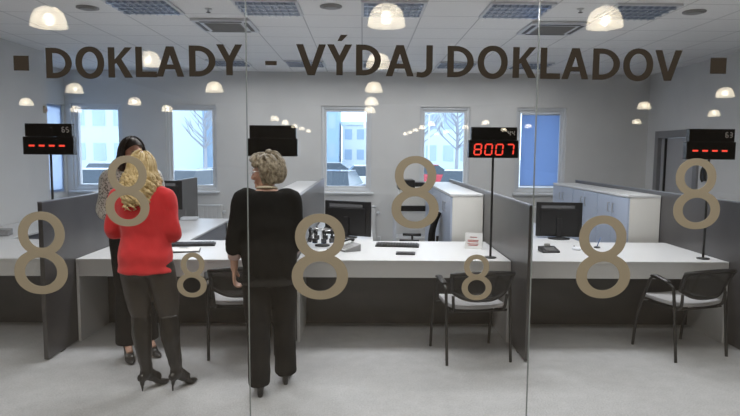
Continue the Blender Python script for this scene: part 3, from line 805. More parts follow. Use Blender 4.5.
def keyboard(x, y, rz, label):
    t = thing('keyboard', label, 'keyboard', (x, y, DZ), rz, 'black keyboards on the counters')
    bm = BM(); prism(bm, [(-0.075, 0), (0.075, 0), (0.075, 0.022), (-0.075, 0.012)], -0.22, 0.22, 'x'); link('case', bm, M['black'], t, bevel=0.003)
    bm = BM()
    for j in range(5):
        for i in range(15):
            xx = -0.205 + i * 0.0275; yy = -0.058 + j * 0.026; zz = 0.0135 + (yy + 0.075) * 0.0667
            box(bm, xx, xx + 0.023, yy, yy + 0.022, zz, zz + 0.007)
    o = link('key_field', bm, M['dark_grey'], t); o['kind'] = 'stuff'
keyboard(0.36, 6.02, R(-7), 'black keyboard on the middle counter')
keyboard(-1.70, 6.0, R(9), 'black keyboard on the left counter beside the red sleeve')
kb = thing('calculator', 'dark grey desk calculator near the front edge of the middle counter', 'calculator', (0.41, 5.55, DZ), R(-6))
link('case', B(-0.09, 0.09, -0.055, 0.055, 0, 0.016), M['dark_grey'], kb, bevel=0.004)
link('screen', B(-0.075, 0.075, 0.022, 0.045, 0.0165, 0.019), M['grille'], kb)
for j in range(3):
    for i in range(5): link('key', B(-0.075 + i * 0.031, -0.052 + i * 0.031, -0.045 + j * 0.021, -0.030 + j * 0.021, 0.0165, 0.020), M['black'], kb)
# white paper under the keyboard edge, pale mouse
def mouse(x, y, rz, m, label):
    t = thing('computer_mouse', label, 'mouse', (x, y, DZ), rz)
    bm = BM(); ellipsoid(bm, (0, 0, 0.012), (0.032, 0.055, 0.022), 16, 10)
    for v in bm.verts: v.co.z = max(v.co.z, 0.0)
    link('shell', bm, m, t, True)
    bm = BM(); tube(bm, [(-0.004, 0.03, 0.033), (0.004, 0.03, 0.033)], 0.007, 10); link('wheel', bm, M['black'], t)
mouse(2.12, 5.84, R(25), M['lum_body'], 'pale grey computer mouse on the right counter below the monitor')
# card terminal on the right counter
ct = thing('card_terminal', 'black card terminal on the right counter in front of the monitor', 'card terminal', (1.81, 5.72, DZ), R(6))
bm = BM(); prism(bm, [(-0.07, 0), (0.07, 0), (0.07, 0.05), (-0.07, 0.02)], -0.085, 0.085, 'x'); link('body', bm, M['black'], ct, bevel=0.006)
link('paper_slip', B(-0.03, 0.03, 0.045, 0.0475, 0.0475, 0.075), M['paper'], ct)
bm = BM()
for j in range(3):
    for i in range(4): zz = 0.024 + (j * 0.025) * 0.21; box(bm, -0.05 + i * 0.027, -0.03 + i * 0.027, -0.058 + j * 0.025, -0.042 + j * 0.025, zz, zz + 0.008)
link('keypad', bm, M['grille'], ct)
# pen in a holder
pn = thing('pen_stand', 'black pen leaning in a round stand on the right counter, inside the big 8', 'pen stand', (2.38, 5.98, DZ))
bm = BM(); lathe(bm, [(0.032, 0), (0.032, 0.01), (0.012, 0.018)], 16); link('foot', bm, M['black'], pn, True)
bm = BM(); tube(bm, [(0, 0, 0.014), (0.035, 0.0, 0.11)], [0.006, 0.005], 8); link('pen', bm, M['car_blue'], pn, True)
# tent card
tc_ = thing('tent_card', 'white folded info card with red print on the middle counter by the divider', 'card', (1.115, 5.90, DZ), R(-14))
bm = BM(); prism(bm, [(-0.045, 0.0), (-0.042, 0.0), (0.0015, 0.150), (0.042, 0.0), (0.045, 0.0), (0.0015, 0.156), (-0.0015, 0.156)], -0.085, 0.085, 'x')
link('sheet', bm, M['paper'], tc_)
bm = BM()
for k, (zz, l) in enumerate(((0.115, 0.04), (0.085, 0.06), (0.072, 0.055), (0.05, 0.06), (0.037, 0.05))):
    y = -0.0455 + zz / 0.156 * 0.044; v = box(bm, -l, l * 0.8, y - 0.0015, y + 0.0, zz - 0.003, zz + 0.003)
link('red_print', bm, M['red_print'], tc_)
# stamp carousel behind the big 8
sc_ = thing('stamp_carousel', 'dark rotating carousel of rubber stamps on the middle counter, seen through the big 8', 'stamp carousel', (-0.40, 6.02, DZ))
bm = BM(); lathe(bm, [(0.075, 0), (0.075, 0.012), (0.02, 0.02)], 20); link('base', bm, M['black'], sc_, True)
bm = BM(); tube(bm, [(0, 0, 0.018), (0, 0, 0.185)], 0.008, 8); link('pole', bm, M['chrome'], sc_, True)
bm = BM()
ringp = [(0.105 * math.cos(2 * PI * k / 24), 0.105 * math.sin(2 * PI * k / 24), 0.165) for k in range(24)]
tube(bm, ringp + ringp[:2], 0.005, 6, cap=False)
for k in range(4): a = PI * k / 2; tube(bm, [(0, 0, 0.17), (0.105 * math.cos(a), 0.105 * math.sin(a), 0.165)], 0.004, 6)
link('ring', bm, M['chrome'], sc_)
st0 = None
for k in range(9):
    a = 2 * PI * k / 9
    x, y = -0.40 + 0.130 * math.cos(a), 6.02 + 0.130 * math.sin(a)
    lb = 'rubber stamp with a dark handle hanging on the stamp carousel'
    if st0 is None:
        st0 = thing('rubber_stamp', lb, 'stamp', (x, y, DZ + 0.05), a, 'rubber stamps on the carousel')
        bm = BM(); lathe(bm, [(0.006, 0.04), (0.010, 0.06), (0.007, 0.085), (0.014, 0.11), (0.012, 0.125), (0.003, 0.13)], 10); link('handle', bm, M['black'], st0, True)
        link('mount', B(-0.012, 0.012, -0.026, 0.026, 0.0, 0.0395), M['dark_grey'], st0, bevel=0.003)
        link('rubber_face', B(-0.010, 0.010, -0.024, 0.024, -0.006, -0.0005), M['car_blue'], st0)
    else:
        dup(st0, (x, y, DZ + 0.05), a, lb)
# desk phones
def desk_phone(x, y, rz, label, body, hand):
    t = thing('desk_phone', label, 'phone', (x, y, DZ), rz, 'desk telephones')
    bm = BM(); prism(bm, [(-0.09, 0), (0.09, 0), (0.09, 0.07), (-0.09, 0.022)], -0.09, 0.09, 'x'); link('base', bm, M[body], t, bevel=0.006)
    bm = BM(); tube(bm, smooth_path([(-0.062, -0.085, 0.045), (-0.062, -0.05, 0.075), (-0.062, 0.05, 0.098), (-0.062, 0.09, 0.088)], 4), [(0.022, 0.016)] * 3 + [(0.014, 0.012)] * 7 + [(0.022, 0.016)] * 3, 8)
    link('handset', bm, M[hand], t, True)
    bm = BM()
    for j in range(4):
        for i in range(3): yy = -0.07 + j * 0.028; zz = 0.022 + (yy + 0.09) * 0.267; box(bm, -0.015 + i * 0.032, 0.008 + i * 0.032, yy, yy + 0.02, zz, zz + 0.006)
    link('keypad', bm, M['grille'], t)
    bm = BM(); tube(bm, [(-0.062 - 0.02 + 0.008 * math.cos(k * 1.1), -0.11 - 0.002 * k + 0.0, 0.012 + 0.008 * math.sin(k * 1.1)) for k in range(40)], 0.003, 5); link('coil_cord', bm, M['black'], t)
desk_phone(-0.13, 5.74, R(-60), 'dark grey desk phone on the middle counter behind the big 8', 'grille', 'black')
desk_phone(-3.98, 6.62, R(15), 'grey desk phone on the far left side desk at the picture edge', 'grille', 'dark_grey')
rt = thing('network_router', 'flat pale grey router box at the back of the left side desk', 'router', (-2.36, 8.2, DZ), R(4))
link('case', B(-0.11, 0.11, -0.08, 0.08, 0.003, 0.04), M['lum_body'], rt, bevel=0.006)
for xx in (-0.07, 0.07):
    bm = BM(); tube(bm, [(xx, 0.085, 0.02), (xx, 0.09, 0.14)], 0.005, 6); link('antenna', bm, M['grille'], rt)
fd = thing('document_folder', 'dark document folder with papers near the red sleeve on the left counter', 'folder', (-1.70, 5.66, DZ), R(12))
link('cover', B(-0.16, 0.16, -0.11, 0.11, 0, 0.008), M['dark_grey'], fd, bevel=0.002)
link('papers', B(-0.145, 0.15, -0.098, 0.10, 0.0085, 0.014), M['paper'], fd)
link('clip', B(-0.04, 0.04, 0.08, 0.11, 0.0145, 0.022), M['chrome'], fd, bevel=0.002)
pt = thing('paper_tray', 'low dark letter tray at the back of the far left counter', 'tray', (-2.86, 6.18, DZ), R(3))
link('tray', B(-0.17, 0.17, -0.12, 0.12, 0, 0.05), M['dark_grey'], pt, bevel=0.006)
link('papers', B(-0.15, 0.15, -0.10, 0.10, 0.0505, 0.058), M['paper'], pt)

# printer on a stand by the fourth window
ps = thing('printer_stand', 'pale printer stand on legs in front of the window behind the middle counter', 'stand', (0.82, 9.72, 0))
link('top_board', B(-0.30, 0.30, -0.26, 0.26, 0.72, 0.745), M['desk'], ps, bevel=0.003)
link('shelf', B(-0.27, 0.27, -0.23, 0.23, 0.30, 0.32), M['desk'], ps)
for sx in (-1, 1):
    for sy in (-1, 1): link('leg', B(sx * 0.285 - 0.015, sx * 0.285 + 0.015, sy * 0.245 - 0.015, sy * 0.245 + 0.015, 0, 0.7195), M['lum_body'], ps)
pr = thing('printer', 'black and white office printer with raised paper tray in front of the fourth window', 'printer', (0.82, 9.72, 0.746))
link('body', B(-0.24, 0.20, -0.20, 0.20, 0.0, 0.09), M['black'], pr, bevel=0.01)
link('front_cover', B(-0.20, 0.18, -0.215, -0.2005, 0.09, 0.34), M['cab_white'], pr, bevel=0.006)
link('core', B(-0.22, 0.19, -0.20, 0.20, 0.0905, 0.34), M['cab_white'], pr, bevel=0.01)
link('scanner_lid', B(-0.25, 0.02, -0.21, 0.21, 0.345, 0.50), M['black'], pr, bevel=0.015)
link('paper_tray', B(0.021, 0.30, -0.15, 0.15, 0.39, 0.46), M['black'], pr, bevel=0.01)

# ------------------------------------------------------------------ people
def ering(cx, cy, z, rx, ry, n=20, p=2.3):
    out = []
    for k in range(n):
        a = 2 * PI * k / n; c, s = math.cos(a), math.sin(a)
        out.append((cx + rx * math.copysign(abs(c) ** (2 / p), c), cy + ry * math.copysign(abs(s) ** (2 / p), s), z))
    return out

def hand(bm, wrist, d, palm_n, thumb_side, curl=0.5, s=1.0):
    """open relaxed hand: wrist point, direction d, palm normal, unit vector towards the thumb"""
    d = Vector(d).normalized(); t = Vector(thumb_side); t = (t - d * t.dot(d)).normalized(); n = d.cross(t)
    if n.dot(Vector(palm_n)) < 0: n = -n
    w = Vector(wrist)
    P = lambda a, b, c: w + (d * a + t * b + n * c) * s
    rings = []
    for a, hw, hh in ((-0.02, 0.024, 0.019), (0.01, 0.030, 0.017), (0.045, 0.039, 0.015), (0.08, 0.041, 0.013), (0.093, 0.036, 0.010)):
        rings.append([P(a, hw * math.cos(2 * PI * k / 12), hh * math.sin(2 * PI * k / 12)) for k in range(12)])
    ring_loft(bm, rings)
    for off, L in ((0.030, 0.068), (0.010, 0.078), (-0.011, 0.072), (-0.031, 0.056)):
        pts = [P(0.070, off * 0.9, 0)]; ang = 0.12; pos = (0.088, 0.0)
        a0, c0 = pos
        for k, f in enumerate((0.45, 0.32, 0.27)):
            ang += curl * (0.45 + 0.3 * k)
            pts.append(P(a0, off, c0)); a0 += math.cos(ang) * L * f; c0 += math.sin(ang) * L * f
        pts.append(P(a0, off, c0))
        tube(bm, smooth_path(pts, 3), [0.0092 * s] * (3 * (len(pts) - 1)) + [0.0066 * s], 8)
    tp = [P(0.012, 0.018, 0.004), P(0.038, 0.044, 0.012), P(0.062, 0.056, 0.022), P(0.085, 0.056, 0.032)]
    tube(bm, smooth_path(tp, 3), [0.013 * s] * 6 + [0.0105 * s] * 3 + [0.007 * s], 8)

def head(bm, c, fwd, s=1.0):
    """head with face; c = centre of skull, fwd horizontal yaw matrix already applied by caller"""
    vs = ellipsoid(bm, (0, 0, 0), (0.074, 0.094, 0.112), 28, 20)
    for v in vs:
        x, y, z = v.co
        if z < 0:
            k = -z / 0.112
            v.co.x *= 1 - 0.30 * k * k
            if y > 0: v.co.y = y * (1 - 0.10 * k) + 0.018 * k
            else: v.co.y = y * (1 - 0.35 * k)
        if y > 0.05 and z > 0.02: v.co.y -= 0.006
    n0 = len(bm.verts)
    ellipsoid(bm, (0, 0.082, -0.098), (0.022, 0.018, 0.016), 10, 8)                     # chin
    tube(bm, [(0, 0.088, 0.006), (0, 0.102, -0.018), (0, 0.112, -0.036), (0, 0.098, -0.045)], [0.007, 0.010, 0.013, 0.010], 8)  # nose
    for sx in (-1, 1):
        ellipsoid(bm, (sx * 0.012, 0.098, -0.040), (0.008, 0.010, 0.007), 8, 6)
        ellipsoid(bm, (sx * 0.030, 0.083, 0.018), (0.022, 0.009, 0.007), 10, 6)          # brow
        ellipsoid(bm, (sx * 0.040, 0.068, -0.030), (0.020, 0.018, 0.018), 10, 8)         # cheek
        ellipsoid(bm, (sx * 0.075, -0.004, -0.012), (0.009, 0.018, 0.030), 10, 8)        # ear
    ellipsoid(bm, (0, 0.088, -0.066), (0.022, 0.009, 0.006), 10, 6); ellipsoid(bm, (0, 0.087, -0.076), (0.019, 0.009, 0.006), 10, 6)
    return

def make_person(name, label, loc, face, H, spec):
    """stands facing local +y, heels raised by spec['lift']; every measure scales with H"""
    k = H / 1.645
    lift = spec.get('lift', 0.05)
    body = BM()
    sh = spec.get('shift', 0.0)          # sideways sway of the upper body
    def V(x, y, z): return Vector((x * k, y * k, z * k + lift))
    def sway(z): return sh * max(0.0, min(1.0, (z - 0.85) / 0.5))
    def ring(z, rx, ry, cy=0.0, cx=None):
        return ering(sway(z) if cx is None else cx, cy, z, rx, ry)
    tor = [(0.80, 0.115, 0.085, 0), (0.86, 0.158, 0.108, -0.008), (0.93, 0.166, 0.112, -0.012), (1.00, 0.146, 0.096, -0.004), (1.07, 0.130, 0.088, 0.004),
           (1.16, 0.140, 0.098, 0.008), (1.24, 0.153, 0.108, 0.010), (1.31, 0.160, 0.094, 0.0), (1.365, 0.140, 0.074, -0.006), (1.40, 0.085, 0.060, -0.006), (1.43, 0.054, 0.055, 0.0), (1.50, 0.050, 0.052, 0.006)]
    fl, fr = spec['feet']                # (x, y) of left and right ankle in local metres, as seen from behind (left = -x)
    def leg_pts(sx, f):
        hip = Vector((sx * 0.085, 0, 0.87)); an = Vector((f[0], f[1], 0.09))
        kn = hip.lerp(an, 0.50) + Vector((0, 0.022, 0)); md = hip.lerp(kn, 0.5) + Vector((sx * 0.006, 0.008, 0)); cf = kn.lerp(an, 0.35) + Vector((0, -0.022, 0))
        return [hip, md, kn, cf, kn.lerp(an, 0.75) + Vector((0, -0.012, 0)), an]
    legs = [leg_pts(-1, fl), leg_pts(1, fr)]
    shz = 1.345
    arms = []
    for sx, a in ((-1, spec['arms'][0]), (1, spec['arms'][1])):
        S = Vector((sx * 0.165 + sway(shz), -0.004, shz)); E, W = Vector(a['elbow']), Vector(a['wrist'])
        E = Vector((E.x + sway(E.z), E.y, E.z)); W = Vector((W.x + sway(W.z), W.y, W.z))
        arms.append((S, E, W))
    sc = lambda p: V(*p)
    # ---- body (one continuous skin)
    ring_loft(body, [[sc(p) for p in ring(*t)] for t in tor])
    for L in legs:
        tube(body, [sc(p) for p in smooth_path(L, 4)], _interp([0.084, 0.072, 0.050, 0.050, 0.036, 0.032], 4, k), 12)
        an = sc(L[-1])
        fd = Vector((0.12 * (-1 if L is legs[0] else 1), 1, 0)).normalized()
        if 'toes' in spec: fd = Vector((*spec['toes'][0 if L is legs[0] else 1], 0)).normalized()
        tube(body, [an + fd * -0.03 + Vector((0, 0, -0.02)), an + fd * 0.03 + Vector((0, 0, -0.035)), an + fd * 0.10 + Vector((0, 0, -0.055 - lift * 0.6))], [0.030, 0.032, 0.026], 8)
    for i, (S, E, W) in enumerate(arms):
        sx = -1 if i == 0 else 1
        pts = [Vector((sx * 0.10 + sway(shz), -0.004, 1.345)), S, S.lerp(E, 0.5), E, E.lerp(W, 0.35), W]
        tube(body, [sc(p) for p in smooth_path(pts, 4)], _interp([0.050, 0.052, 0.043, 0.036, 0.036, 0.024], 4, k), 10)
        a = spec['arms'][i]
        hand(body, sc(W), (W - E).normalized() if 'hand_dir' not in a else a['hand_dir'], a.get('palm', (-sx, 0, 0)), a.get('thumb', (0, 1, 0)), a.get('curl', 0.45), 0.96 * k)
    # ---- head
    hc = V(sway(1.5) + spec.get('head_dx', 0), 0.018, 1.533)
    hy = spec.get('head_yaw', 0.0); hp = spec.get('head_pitch', 0.0); hr = spec.get('head_roll', 0.0)
    hm = Matrix.Translation(hc) @ Matrix.Rotation(hy, 4, 'Z') @ Matrix.Rotation(hr, 4, 'Y') @ Matrix.Rotation(hp, 4, 'X') @ Matrix.Scale(k, 4)
    hb = BM(); head(hb, None, None)
    bmesh.ops.transform(hb, matrix=hm, verts=hb.verts)
    me = bpy.data.meshes.new('tmp'); hb.to_mesh(me); hb.free(); body.from_mesh(me); bpy.data.meshes.remove(me)
    root = fuse(name, body, M['skin'], None, 0.0062, 5)
    root.location = loc; root.rotation_euler = (0, 0, face)
    tag(root, label, 'person')
    # face details
    for sx in (-1, 1):
        bm = BM(); ellipsoid(bm, (sx * 0.031, 0.0775, 0.004), (0.0125, 0.0125, 0.0095), 12, 8); bmesh.ops.transform(bm, matrix=hm, verts=bm.verts); e = link('eye', bm, M['eye'], root, True)
        bm = BM(); ellipsoid(bm, (sx * 0.031, 0.0875, 0.004), (0.0055, 0.004, 0.0055), 10, 6); bmesh.ops.transform(bm, matrix=hm, verts=bm.verts); link('iris', bm, M['iris'], e, True)
        bm = BM(); tube(bm, [(sx * 0.014, 0.092, 0.024), (sx * 0.030, 0.090, 0.030), (sx * 0.047, 0.078, 0.024)], [0.002, 0.0035, 0.002], 6); bmesh.ops.transform(bm, matrix=hm, verts=bm.verts); link('eyebrow', bm, spec['hair_mat'], root, True)
    bm = BM(); ellipsoid(bm, (0, 0.0925, -0.0655), (0.020, 0.007, 0.005), 10, 6); ellipsoid(bm, (0, 0.0915, -0.0755), (0.017, 0.007, 0.005), 10, 6)
    bmesh.ops.transform(bm, matrix=hm, verts=bm.verts); link('lips', bm, M['lips'], root, True)
    # ---- clothes
    up = spec['top']
    bm = BM(); g = up.get('ease', 0.016)
    hem = up['hem']
    rows = [(z, rx + g, ry + g, cy) for z, rx, ry, cy in tor if hem < z < 1.415]
    rows = [(hem, up['hem_r'][0], up['hem_r'][1], -0.008)] + rows
    if 'waist' in up: rows = [(z, rx + (up['waist'] if 0.98 < z < 1.2 else 0), ry + (up['waist'] if 0.98 < z < 1.2 else 0), cy) for z, rx, ry, cy in rows]
    ring_loft(bm, [[sc(p) for p in ring(*t)] for t in rows])
    for i, (S, E, W) in enumerate(arms):
        sx = -1 if i == 0 else 1
        t_end = up.get('sleeve', 1.0)
        C = E.lerp(W, t_end) if t_end > 0 else S.lerp(E, 0.6)
        pts = [Vector((sx * 0.09 + sway(shz), -0.004, 1.335)), S + Vector((0, 0, 0.004)), S.lerp(E, 0.5), E, C]
        q = up.get('sleeve_r', 0.014)
        tube(bm, [sc(p) for p in smooth_path(pts, 4)], _interp([0.052 + q, 0.056 + q, 0.046 + q, 0.041 + q, up.get('cuff_r', 0.040)], 4, k), 12)
    ob = fuse(up['name'], bm, up['mat'], root, 0.0095, 26)
    if up.get('folds', True): crease(ob, up.get('fold_amp', 0.006))
    for extra in spec.get('extras', ()): extra(root, sc, arms, sway, k)
    lo = spec['bottom']
    bm = BM()
    rows = [(0.795, 0.13, 0.10, -0.006), (0.86, 0.158 + 0.014, 0.108 + 0.014, -0.008), (0.93, 0.166 + 0.012, 0.112 + 0.012, -0.012), (1.0, 0.146 + 0.010, 0.096 + 0.010, -0.004), (1.03, 0.148, 0.096, 0)]
    rows = [r for r in rows if r[0] < max(hem + 0.06, 0.99)]
    ring_loft(bm, [[sc(p) for p in ring(*t)] for t in rows])
    for L in legs:
        pts = list(L)
        end = lo['end']
        if end < 1.0: pts = pts[:2] + [L[2], L[2].lerp(L[-1], end)]; rr = lo['r'][:4]
        else:
            pts = L[:-1] + [L[-1] + Vector((0, 0.0, -0.055))]; rr = lo['r']
        pts[0] = pts[0] + Vector((0, -0.004, 0.0))
        tube(bm, [sc(p) for p in smooth_path(pts, 5)], _interp(rr, 5, k), 14)
    ob = fuse(lo['name'], bm, lo['mat'], root, 0.0095, 26); crease(ob, 0.006)
    # ---- shoes
    for sx, L in zip((-1, 1), legs):
        an = sc(L[-1]); g0 = 0.0
        bm = BM()
        toe_dir = Vector((sx * spec.get('toe_out', 0.12), 1, 0)).normalized()
        if 'toes' in spec: toe_dir = Vector((*spec['toes'][0 if sx < 0 else 1], 0)).normalized()
        sd = Vector((toe_dir.y, -toe_dir.x, 0))
        hz = lift + 0.012
        secs = [(-0.075, 0.022, hz, hz + 0.05), (-0.045, 0.034, hz - 0.002, hz + 0.058), (0.0, 0.034, hz - 0.012, hz + 0.062), (0.05, 0.036, max(0.008, hz * 0.45), hz * 0.7 + 0.058), (0.10, 0.042, 0.002, 0.050), (0.14, 0.038, 0.001, 0.038), (0.175, 0.020, 0.004, 0.026), (0.188, 0.006, 0.008, 0.018)]
        rings = []
        for a, w, z0, z1 in secs:
            c = Vector((an.x, an.y, 0)) + toe_dir * (a * k + 0.01)
            rings.append([c + sd * (w * math.cos(t)) + Vector((0, 0, (z0 + z1) / 2 + (z1 - z0) / 2 * math.sin(t))) for t in [2 * PI * q / 14 for q in range(14)]])
        ring_loft(bm, rings)
        hp_ = Vector((an.x, an.y, 0)) + toe_dir * (-0.048 * k + 0.01)
        tube(bm, [hp_ + Vector((0, 0, 0.0)), hp_ + Vector((0, 0, lift * 0.5)), hp_ + toe_dir * 0.006 + Vector((0, 0, hz + 0.025))], spec['heel'], 10)
        if spec.get('boot'):
            tube(bm, [an + toe_dir * -0.035 + Vector((0, 0, -0.02)), an + toe_dir * 0.03 + Vector((0, 0, -0.032)), an + toe_dir * 0.105 + Vector((0, 0, -0.055 - lift * 0.6))], [0.034, 0.034, 0.029], 12)
            tp = L[2].lerp(L[-1], 0.02)
            pts = [L[-1] + Vector((0, 0, -0.05)), L[-1], L[-2], L[-3], tp]
            tube(bm, [sc(p) for p in smooth_path(pts, 4)], _interp([0.039, 0.043, 0.052, 0.069, 0.070], 4, k), 14)
        ob = fuse('boot' if spec.get('boot') else 'shoe', bm, M['boot'] if spec.get('boot') else M['shoe'], root, 0.0075, 8)
        if spec.get('boot'): crease(ob, 0.005, 22)
    return root, hm, hc

def _interp(rs, n, k):
    out = []
    for a, b in zip(rs, rs[1:]):
        for i in range(n): out.append((a + (b - a) * i / n) * k)
    out.append(rs[-1] * k)
    return out

def crease(o, amp, scale=9):
    me = o.data
    nrm = [v.normal.copy() for v in me.vertices]
    for v, vn in zip(me.vertices, nrm):
        c = v.co.copy()
        nv = noise.noise(Vector((c.x * scale, c.y * scale, c.z * scale * 0.45)))
        n2 = noise.noise(Vector((c.x * scale * 2.2 + 5, c.y * scale * 2.2, c.z * scale * 1.6)))
        v.co = c + vn * (amp * (nv + 0.5 * n2))

def hair(root, hm, m, mode, name='hair'):
    bm = BM(); rnd = random.Random(3 if mode == 'curly' else 5)
    # cap on the skull
    def skull(al, ph, g=1.0):
        return Vector((0.080 * g * math.sin(al) * math.sin(ph), 0.098 * g * math.sin(al) * math.cos(ph) - 0.004, 0.118 * g * math.cos(al) + 0.004))
    n = 28; rows = []
    for j in range(1, 13):
        r = []
        for i in range(n):
            ph = 2 * PI * i / n
            front = max(0.0, math.cos(ph)); 
            amax = {'curly': 2.05, 'short': 2.0, 'straight': 2.1}[mode] - {'curly': 1.15, 'short': 1.1, 'straight': 1.2}[mode] * front ** 0.6
            r.append(skull(amax * j / 12, ph, 1.04))
        rows.append(r)
    vs = ring_loft(bm, rows, cap=False)
    bm.faces.new(vs[0][::-1])
    locks = {'curly': 230, 'short': 240, 'straight': 200}[mode]
    for q in range(locks):
        ph = rnd.uniform(-PI, PI)
        al = math.acos(1 - rnd.random() * 1.15)
        if abs(ph) < 0.75 and al > 0.75: continue
        g = 1.05 + rnd.uniform(0, 0.10)
        pts = []
        if mode == 'short':
            L = rnd.randint(5, 8); ph2 = ph; turn = rnd.uniform(-0.12, 0.12)
            a = al
            for s_ in range(L):
                frontlim = 0.95 if abs(ph2) < 0.9 else (1.25 if abs(ph2) < 1.45 else 2.2)
                puff = 1.05 + 0.24 * math.sin(min(1, s_ / 3.5) * PI / 2) * (1 - 0.5 * max(0, a - 1.2)) + rnd.uniform(-0.015, 0.015)
                pts.append(skull(min(a, frontlim), ph2, puff)); a += 0.16; ph2 += turn
        else:
            a = al; Z = {'curly': rnd.uniform(-0.29, -0.14), 'straight': rnd.uniform(-0.30, -0.22)}[mode]
            if abs(ph) < 1.2: ph = math.copysign(1.2 + 0.5 * rnd.random(), ph)
            while a < 1.62: pts.append(skull(a, ph, g)); a += 0.22
            p = skull(1.62, ph, g); f = rnd.uniform(0, 6.28)
            z = p.z
            while z > Z:
                d = (p.z - z)
                amp = 0.020 if mode == 'curly' else 0.003
                sway_ = Vector((math.cos(f + d * 105), math.sin(f + d * 105), 0)) * amp * min(1, d * 20)
                spread = 1.0 + (2.6 if mode == 'curly' else 0.1) * d - (3.6 * max(0, d - 0.11) if mode == 'curly' else 0.0)
                back = -0.10 * d
                pts.append(Vector((p.x * spread, p.y * spread + back, z)) + sway_); z -= 0.014 if mode == 'curly' else 0.022
        if len(pts) < 3: continue
        w = {'curly': 0.0105, 'short': 0.0115, 'straight': 0.009}[mode] * rnd.uniform(0.7, 1.2)
        m_ = len(pts) - 1
        tube(bm, pts, [w * (0.55 + 0.9 * math.sin(PI * min(1, (i + 0.4) / (m_ + 0.8)))) * (1 if i < m_ else 0.3) for i in range(m_ + 1)], 6)
    bmesh.ops.transform(bm, matrix=hm, verts=bm.verts)
    return link(name, bm, m, root, True)

# blonde woman in the red jacket: back towards us, forearms forward, weight even
arm_front = lambda sx, ex, ey, ez, wx, wy, wz, **kw: dict(elbow=(sx * ex, ey, ez), wrist=(sx * wx, wy, wz), **kw)
bl_spec = dict(lift=0.065, heel=[0.008, 0.010, 0.024], boot=True, toe_out=0.22, feet=((-0.015, -0.01), (0.200, 0.0)), toes=((0.55, 0.83), (0.5, 0.86)), shift=-0.015,
    arms=(arm_front(-1, 0.222, 0.02, 1.085, 0.11, 0.24, 1.10, thumb=(0, 0, 1), palm=(1, 0, 0)), arm_front(1, 0.215, 0.0, 1.075, 0.16, 0.23, 1.05, thumb=(0, 0, 1), palm=(-1, 0, 0))),
    head_yaw=R(4), head_roll=R(4), hair_mat=M['blonde'],
    top=dict(name='red_jacket', mat=M['red'], hem=0.800, hem_r=(0.205, 0.150), ease=0.026, sleeve=0.93, sleeve_r=0.016, cuff_r=0.040, waist=0.004, fold_amp=0.011),
    bottom=dict(name='leggings', mat=M['trouser_brown'], end=0.12, r=[0.112, 0.100, 0.070, 0.064]))
p1, hm1, _ = make_person('person', 'woman with curly blonde hair in a red jacket and tall black boots, seen from behind', (-1.505, 4.15, 0), R(0), 1.605, bl_spec)
hair(p1, hm1, M['blonde'], 'curly')

# older woman in black, left arm hanging, face turned left
def collar(root, sc, arms, sway, k):
    bm = BM(); n = 20
    pts = [sc((sway(1.4) + 0.066 * math.sin(2 * PI * i / n), -0.004 + 0.064 * math.cos(2 * PI * i / n), 1.418 - 0.012 * math.cos(2 * PI * i / n))) for i in range(n)]
    tube(bm, pts + pts[:2], 0.009, 8, cap=False); link('necklace', bm, M['collar'], root, True)
def cuffs(root, sc, arms, sway, k):
    for S, E, W in arms:
        bm = BM(); C0, C1 = E.lerp(W, 0.40), E.lerp(W, 0.60)
        tube(bm, [sc(C0), sc(C1)], [0.048 * k, 0.044 * k], 12); link('cuff', bm, M['cuff'], root, True)
def glasses(hm):
    def f(root, *a):
        pass
    return f
ol_spec = dict(lift=0.04, heel=[0.020, 0.022, 0.028], toe_out=0.10, feet=((-0.070, -0.05), (0.115, 0.16)), shift=-0.01,
    arms=(arm_front(-1, 0.228, -0.045, 1.07, 0.240, 0.015, 0.845, thumb=(0, 1, 0), palm=(1, 0, 0), curl=0.75), arm_front(1, 0.205, -0.01, 1.07, 0.16, 0.16, 0.90, thumb=(0, 1, 0), palm=(-1, 0, 0))),
    head_yaw=R(72), head_pitch=R(-6), hair_mat=M['greyhair'],
    top=dict(name='tunic', mat=M['black_knit'], hem=0.745, hem_r=(0.200, 0.150), ease=0.026, sleeve=0.42, sleeve_r=0.018, cuff_r=0.054, waist=0.026, fold_amp=0.008),
    bottom=dict(name='trousers', mat=M['black_cloth'], end=1.0, r=[0.105, 0.100, 0.086, 0.082, 0.080, 0.080]), extras=(collar, cuffs))
p2, hm2, _ = make_person('person', 'older woman with short greying hair in a black tunic and trousers, looking left', (-0.642, 4.11, 0), R(8), 1.625, ol_spec)
hair(p2, hm2, M['greyhair'], 'short')
bm = BM()
for sx in (-1, 1):
    pts = [(sx * 0.031 + 0.023 * math.cos(2 * PI * i / 16), 0.102, 0.003 + 0.017 * math.sin(2 * PI * i / 16)) for i in range(16)]
    tube(bm, pts + pts[:2], 0.0018, 6, cap=False)
    tube(bm, [(sx * 0.054, 0.102, 0.008), (sx * 0.082, 0.07, 0.008), (sx * 0.084, 0.0, 0.006)], 0.0018, 6)
tube(bm, [(-0.009, 0.104, 0.006), (0.009, 0.104, 0.006)], 0.0018, 6)
bmesh.ops.transform(bm, matrix=hm2, verts=bm.verts); link('spectacles', bm, M['chrome'], p2)

